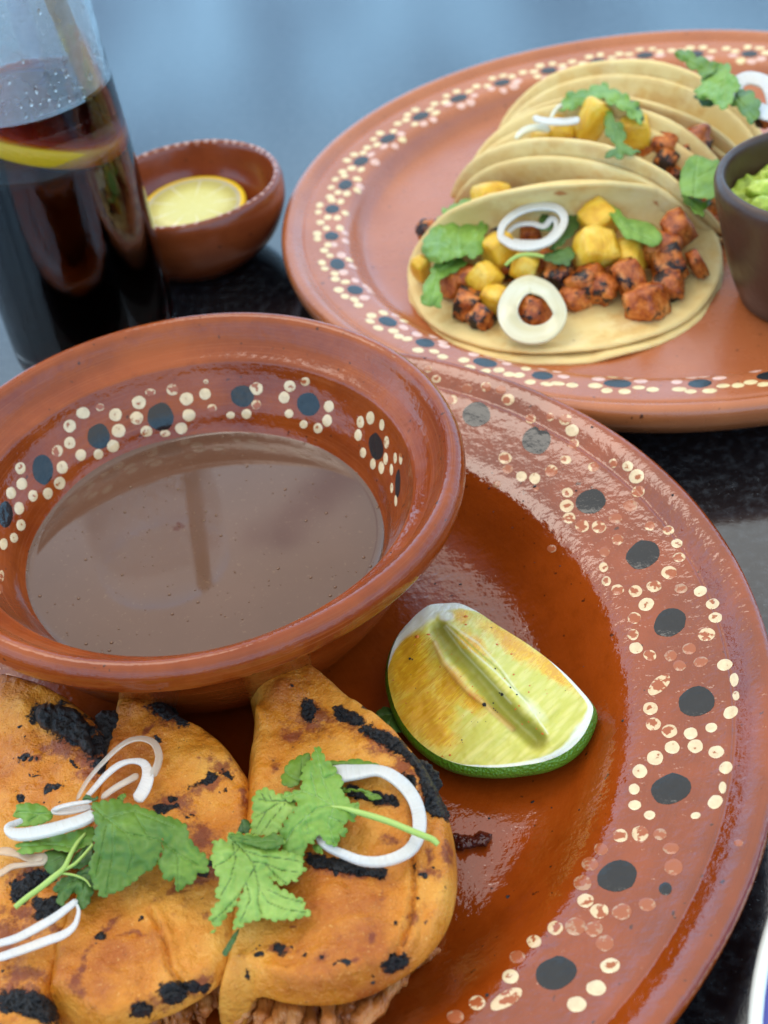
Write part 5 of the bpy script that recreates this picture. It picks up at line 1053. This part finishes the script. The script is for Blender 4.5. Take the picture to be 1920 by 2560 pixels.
leaf([(330, 410), (400, 385), (450, 390), (470, 360), (550, 350), (600, 325), (640, 350), (680, 390), (740, 400), (770, 440), (830, 460), (820, 500), (860, 560), (840, 600), (790, 560), (740, 540), (690, 480), (640, 470), (600, 440), (540, 440), (470, 470), (400, 510), (330, 500), (290, 510), (330, 470)], FD, [[(600, 440), (400, 440)], [(600, 440), (820, 540)]], .0505, mleafm, e4, amp=5, seed=57, wave=.003, tooth=6.5)
leaf([(600, 440), (650, 470), (640, 540), (720, 600), (740, 680), (730, 740), (800, 760), (840, 790), (780, 795), (730, 790), (700, 830), (650, 815), (585, 810), (640, 770), (670, 730), (620, 680), (590, 600), (610, 520)], FD, [[(620, 480), (680, 640), (700, 800)]], .0475, mleaf, e4, amp=4, seed=58, wave=.002, tooth=6.5)
leaf([(730, 470), (800, 440), (830, 500), (860, 570), (840, 600), (780, 560), (740, 520)], FD, [[(760, 470), (840, 590)]], .0495, mleafd, e4, amp=3, seed=60, tooth=6)
e5 = thing('cilantro_leaf', 'wide cilantro leaf between the middle taco and the dark cup', 'cilantro', (*at(*FD((1220, 950)), .035)[:2], .03))
leaf([(1130, 820), (1200, 795), (1280, 830), (1340, 820), (1345, 920), (1340, 1040), (1290, 1090), (1200, 1075), (1090, 1050), (1085, 960), (1105, 880)], FD, [[(1200, 820), (1180, 1060)], [(1190, 950), (1320, 880)]], .038, mleafm, e5, amp=2, seed=61, tooth=7)
leaf([(1090, 1045), (1170, 1075), (1270, 1095), (1300, 1080), (1260, 1140), (1240, 1200), (1180, 1170), (1120, 1110)], FD, [[(1100, 1060), (1240, 1180)]], .033, mleaf, e5, amp=3, seed=62, tooth=6)
e6 = thing('cilantro_leaf', 'pale ruffled cilantro leaves heaped at the upper right on the rearmost taco', 'cilantro', (*at(*FD((1350, 350)), .055)[:2], .05))
leaf([(1035, 150), (1090, 115), (1150, 120), (1220, 160), (1300, 195), (1360, 210), (1300, 260), (1250, 295), (1200, 270), (1140, 220), (1100, 180)], FD, [[(1060, 150), (1250, 250)]], .058, mleaf, e6, amp=4, seed=63, tooth=7, wave=.002)
leaf([(1300, 240), (1350, 200), (1410, 210), (1440, 290), (1480, 330), (1450, 400), (1420, 470), (1350, 500), (1300, 450), (1230, 430), (1170, 400), (1220, 330)], FD, [[(1400, 300), (1200, 400)], [(1350, 400), (1400, 230)]], .057, mleafm, e6, amp=5, seed=64, tooth=7, wave=.003)
leaf([(1430, 400), (1500, 370), (1570, 390), (1610, 450), (1600, 540), (1570, 610), (1530, 580), (1490, 520), (1420, 480)], FD, [[(1450, 420), (1580, 580)]], .054, mleaf, e6, amp=4, seed=65, tooth=7)
leaf([(1170, 400), (1240, 440), (1320, 440), (1310, 470), (1250, 490), (1200, 450)], FD, [[(1180, 410), (1300, 460)]], .053, mleafd, e6, amp=3, seed=66, tooth=6)

# ------------------------------------------------------------------ cup of guacamole
GC = at(*FV((1784, 378)), .054)
gcup = thing('dip_cup', 'dark brown clay cup standing at the right edge of the rear plate', 'cup', (GC[0], GC[1], .0095))
CUPP = [(0, .014), (.020, .0145), (.0255, .020), (.0290, .034), (.0312, .047), (.0318, .0540), (.0333, .0560), (.0352, .0545), (.0356, .0515), (.0345, .045), (.0325, .034), (.0295, .021), (.0265, .0125), (.0240, .0096), (.01, .0096), (0, .0096)]
child('cup_body', lathe(CUPP, GC[0], GC[1], 120, wob=.004, wz=.0004, seed=21), mcup.m, gcup)
V2, F = cdt(np.array([(.0305 * math.cos(2 * PI * i / 60), .0305 * math.sin(2 * PI * i / 60)) for i in range(60)]), .0011)
V = []
for x, y in V2:
    r = math.hypot(x, y); V.append((GC[0] + x, GC[1] + y, .0435 + .006 * (1 - (r / .031) ** 2) + .0045 * abs(fbm(x, y, .3, 120, 2)) + .0012 * fbm(x, y, 1.7, 420, 2)))
gu = link('guacamole', mesh('guacamole', V, F), mgu.m); tag(gu, 'chunky bright green guacamole heaped in the dark cup', 'guacamole')
for i, (x, y) in enumerate([(-.018, .006), (-.021, -.006), (-.010, .012), (-.008, -.010), (-.016, -.014)]):
    bm = bmesh.new(); bmesh.ops.create_icosphere(bm, subdivisions=3, radius=1)
    for v in bm.verts: v.co = Vector((GC[0] + x, GC[1] + y, .0490)) + Vector((v.co.x * .006, v.co.y * .0042, v.co.z * .0035)) * (1 + .35 * noise.noise(v.co * 1.8 + Vector((i * 5, 0, 0))))
    me = bpy.data.meshes.new('lump'); bm.to_mesh(me); bm.free(); o = link('avocado_chunk', me, mgu.m); o.parent = gu

# ------------------------------------------------------------------ lemon slices
def lemon(cx, cy, cz, R, tilt, name_label, thick=.004, segs=9):
    root = thing('lemon_slice', name_label, 'lemon slice', (cx, cy, cz), 'lemon slices'); rot = Matrix.Translation((cx, cy, cz)) @ Matrix(tilt).to_4x4()
    m = Mt('lemon flesh'); 
    prof = [(0, thick / 2), (R * .5, thick / 2), (R * .9, thick / 2), (R * .9, -thick / 2), (0, -thick / 2)]
    def disc(pr, nm, mat_):
        V = []; F = []; S = 72
        for r, z in pr:
            for j in range(S):
                a = 2 * PI * j / S; w = 1 + .012 * nz3(math.cos(a) * 1.5, math.sin(a) * 1.5, cx * 90); V.append(rot @ Vector((r * w * math.cos(a), r * w * math.sin(a), z)))
        for i in range(len(pr) - 1):
            for j in range(S): F.append((i * S + j, i * S + (j + 1) % S, (i + 1) * S + (j + 1) % S, (i + 1) * S + j))
        me = mesh(nm, V, F); 
        loc = [(rot.inverted() @ Vector(v)) for v in V]; attr2(me, 'loc', [tuple(l) for l in loc])
        bm = bmesh.new(); bm.from_mesh(me); bmesh.ops.recalc_face_normals(bm, faces=bm.faces); bm.to_mesh(me); bm.free()
        return child(nm, me, mat_, root)
    lv = m.at('loc', 'Vector'); sep = m.n('ShaderNodeSeparateXYZ'); m.t.links.new(lv, sep.inputs[0])
    ang = m.math('ARCTAN2', sep.outputs[1], sep.outputs[0]); fr_ = m.math('FRACT', m.math('MULTIPLY', m.math('ADD', ang, 7.0), segs / (2 * PI)))
    rad = m.n('ShaderNodeVectorMath'); rad.operation = 'LENGTH'; m.t.links.new(lv, rad.inputs[0]); rad = m.math('DIVIDE', rad.outputs['Value'], R)
    edge = m.math('MULTIPLY', m.math('ABSOLUTE', m.math('SUBTRACT', fr_, .5)), 2.0)
    edge = m.math('SUBTRACT', edge, m.math('DIVIDE', .045, m.math('ADD', rad, .02)))
    me_ = m.rng(edge, .80, .90)
    cc_ = m.mix(m.noise(700, 3), (.64, .60, .16), (.72, .68, .28))
    cc_ = m.mix(me_, cc_, (.76, .74, .48)); cc_ = m.mix(m.rng(rad, .12, .07), cc_, (.80, .80, .70)); cc_ = m.mix(m.rng(rad, .80, .86), cc_, (.78, .76, .52))
    m.set(Base_Color=cc_, Roughness=.2, Subsurface_Weight=.3, Subsurface_Radius=(.004, .004, .001), Subsurface_Scale=1.0, Normal=m.bump(m.noise(500, 3), .3, .0008))
    disc(prof, 'flesh', m.m)
    rm = Mt('lemon peel'); rm.set(Base_Color=(.90, .60, .015), Roughness=.35, Normal=rm.bump(rm.noise(900, 2), .4, .0006), Subsurface_Weight=.1, Subsurface_Radius=(.002, .001, .0005), Subsurface_Scale=1.0)
    disc([(R * .9, thick / 2), (R * .975, thick / 2), (R, thick * .35), (R, -thick * .35), (R * .975, -thick / 2), (R * .9, -thick / 2)], 'peel', rm.m)
    return root
I3 = Matrix.Identity(3)
LP = at(*FV((425, 452)), .0165)
lemon(LP[0] - .0010, LP[1] - .002, .0172, .0222, Matrix.Rotation(math.radians(5), 3, 'X'), 'round lemon slice lying in the small clay bowl', .005)

# ------------------------------------------------------------------ glass of dark drink
GX, GY = -.0345, .2085
mgl = Mt('clear glass'); mgl.set(Base_Color=(.97, .98, .98), Roughness=.02, IOR=1.45, Transmission_Weight=1.0, Normal=mgl.bump(mgl.noise(120, 2), .12, .001))
drink_z = .1030
glass = thing('glass', 'tall clear glass of dark iced tea at the upper left photo corner', 'glass', (GX, GY, 0))
GP = [(0, 0), (.0255, 0), (.0290, .0012), (.0305, .0045), (.0312, .012), (.0314, .04), (.0308, .08), (.0298, .11), (.0288, .16), (.0278, .168), (.0270, .160), (.0280, .11), (.0290, .08), (.0296, .04), (.0294, .013), (.0280, .0085), (.020, .0070), (0, .0068)]
child('glass_body', lathe(GP, GX, GY, 120, wob=.001, wz=0), mgl.m, glass)
mfr = Mt('inner glass fog and painted sky sheen')  # pale film: sky reflection of drink and glass painted in, plus some fog
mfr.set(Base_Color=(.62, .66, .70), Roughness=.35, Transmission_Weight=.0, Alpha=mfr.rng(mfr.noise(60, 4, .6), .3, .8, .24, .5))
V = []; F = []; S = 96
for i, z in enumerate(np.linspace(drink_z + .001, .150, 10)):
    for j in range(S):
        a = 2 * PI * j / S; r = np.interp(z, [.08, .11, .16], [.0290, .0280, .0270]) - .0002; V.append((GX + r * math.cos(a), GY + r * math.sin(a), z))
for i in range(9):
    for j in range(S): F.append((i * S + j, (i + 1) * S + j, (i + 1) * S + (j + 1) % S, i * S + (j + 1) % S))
child('fog_sheen_film', mesh('film', V, F), mfr.m, glass)
bm = bmesh.new(); random.seed(5)
for i in range(170):
    a = random.uniform(-PI, 0) if random.random() < .75 else random.uniform(0, PI); z = drink_z + .002 + abs(random.gauss(0, .013)); r = np.interp(z, [.08, .11, .16], [.0290, .0280, .0270]) - .0003; s = random.uniform(.0003, .0011)
    ret = bmesh.ops.create_icosphere(bm, subdivisions=2, radius=s)
    for v in ret['verts']: v.co = Vector((GX + r * math.cos(a), GY + r * math.sin(a), z)) + Vector((v.co.x * .6, v.co.y * .6, v.co.z * 1.2))
me = bpy.data.meshes.new('drops'); bm.to_mesh(me); bm.free(); o = child('droplet', me, mgl.m, glass); o['kind'] = 'stuff'
mdr = bpy.data.materials.new('dark iced tea'); mdr.use_nodes = True; nt = mdr.node_tree
bs = nt.nodes['Principled BSDF']; bs.inputs['Base Color'].default_value = (1, .9, .85, 1); bs.inputs['Roughness'].default_value = .0; bs.inputs['IOR'].default_value = 1.33; bs.inputs['Transmission Weight'].default_value = 1
va = nt.nodes.new('ShaderNodeVolumeAbsorption'); va.inputs['Color'].default_value = (.72, .11, .02, 1); va.inputs['Density'].default_value = 420
nt.links.new(va.outputs[0], nt.nodes['Material Output'].inputs['Volume'])
DP = [(0, .0066), (.0200, .0067), (.0282, .0083), (.02960, .0130), (.02985, .04), (.02925, .08), (.02850, drink_z), (.0280, drink_z - .0001), (.020, drink_z - .0002), (0, drink_z - .0002)]
dr = link('iced_tea', lathe(DP, GX, GY, 120, wob=0, wz=0, smooth_n=1), mdr); tag(dr, 'dark reddish brown iced tea filling most of the tall glass', 'drink')
def wall(px_, py_, r=.0284):
    d = np.array(ray(*FV((px_, py_)))); e = CP - np.array([GX, GY, 0]); a = d[0] ** 2 + d[1] ** 2; b = e[0] * d[0] + e[1] * d[1]; c_ = e[0] ** 2 + e[1] ** 2 - r * r
    return CP + d * ((-b - math.sqrt(max(b * b - a * c_, 0))) / a)
wa, wb = wall(5, 322), wall(215, 342); wm = (wa + wb) / 2
cz = wm[2] + .003; lc = np.array([GX, GY, cz]); nn_ = Vector(np.cross(wb - lc, wa - lc)).normalized(); nn_ = nn_ if nn_.z > 0 else -nn_
lm = lemon(GX, GY, cz, .0294, Vector((0, 0, 1)).rotation_difference(nn_).to_matrix(), 'lemon slice floating in the dark iced tea, its yellow peel against the glass', .0065)
mst = Mt('tan paper straw'); mst.set(Base_Color=mst.mix(mst.noise(200, 3), (.42, .27, .12), (.52, .36, .18)), Roughness=.6)
S0 = at(*FV((200, 196)), .1005); S1 = at(*FV((134, 40)), .127); dS = (S1 - S0); 
st_ = link('drinking_straw', tube([S0 - dS * .35, S0, S0 + dS * .5, S1, S0 + dS * 1.9, S0 + dS * 2.6], .0032, seg=20), mst.m); tag(st_, 'tan drinking straw standing in the glass of iced tea', 'straw')

# ------------------------------------------------------------------ enamel plate at the lower right
EC = (.2200, -.1480)
en = thing('enamel_plate', 'blue enamel plate with a white rolled rim at the lower right corner', 'plate', (*EC, 0))
mwh = Mt('white enamel'); mwh.set(Base_Color=(.78, .80, .76), Roughness=.15)
mbl = Mt('cobalt enamel'); mbl.set(Base_Color=mbl.mix(mbl.noise(90, 3), (.035, .045, .22), (.06, .075, .32)), Roughness=.12)
child('plate_body', lathe([(0, .004), (.070, .004), (.085, .008), (.100, .016), (.1075, .0188), (.1085, .0180), (.100, .0140), (.085, .0065), (.070, .0010), (0, .0010)], *EC, 140, wob=0, wz=0), mbl.m, en)
V = []; F = []; S = 140; K = 10
for i in range(S):
    a = 2 * PI * i / S
    for j in range(K):
        b = 2 * PI * j / K; V.append((EC[0] + (.1083 + .0015 * math.cos(b)) * math.cos(a), EC[1] + (.1083 + .0015 * math.cos(b)) * math.sin(a), .0188 + .0015 * math.sin(b)))
for i in range(S):
    for j in range(K): F.append((i * K + j, ((i + 1) % S) * K + j, ((i + 1) % S) * K + (j + 1) % K, i * K + (j + 1) % K))
child('rolled_rim', mesh('rim', V, F), mwh.m, en)
bpy.context.view_layer.update()
print('objects', len(bpy.data.objects), 'polys', sum(len(o.data.polygons) for o in bpy.data.objects if o.type == 'MESH'))
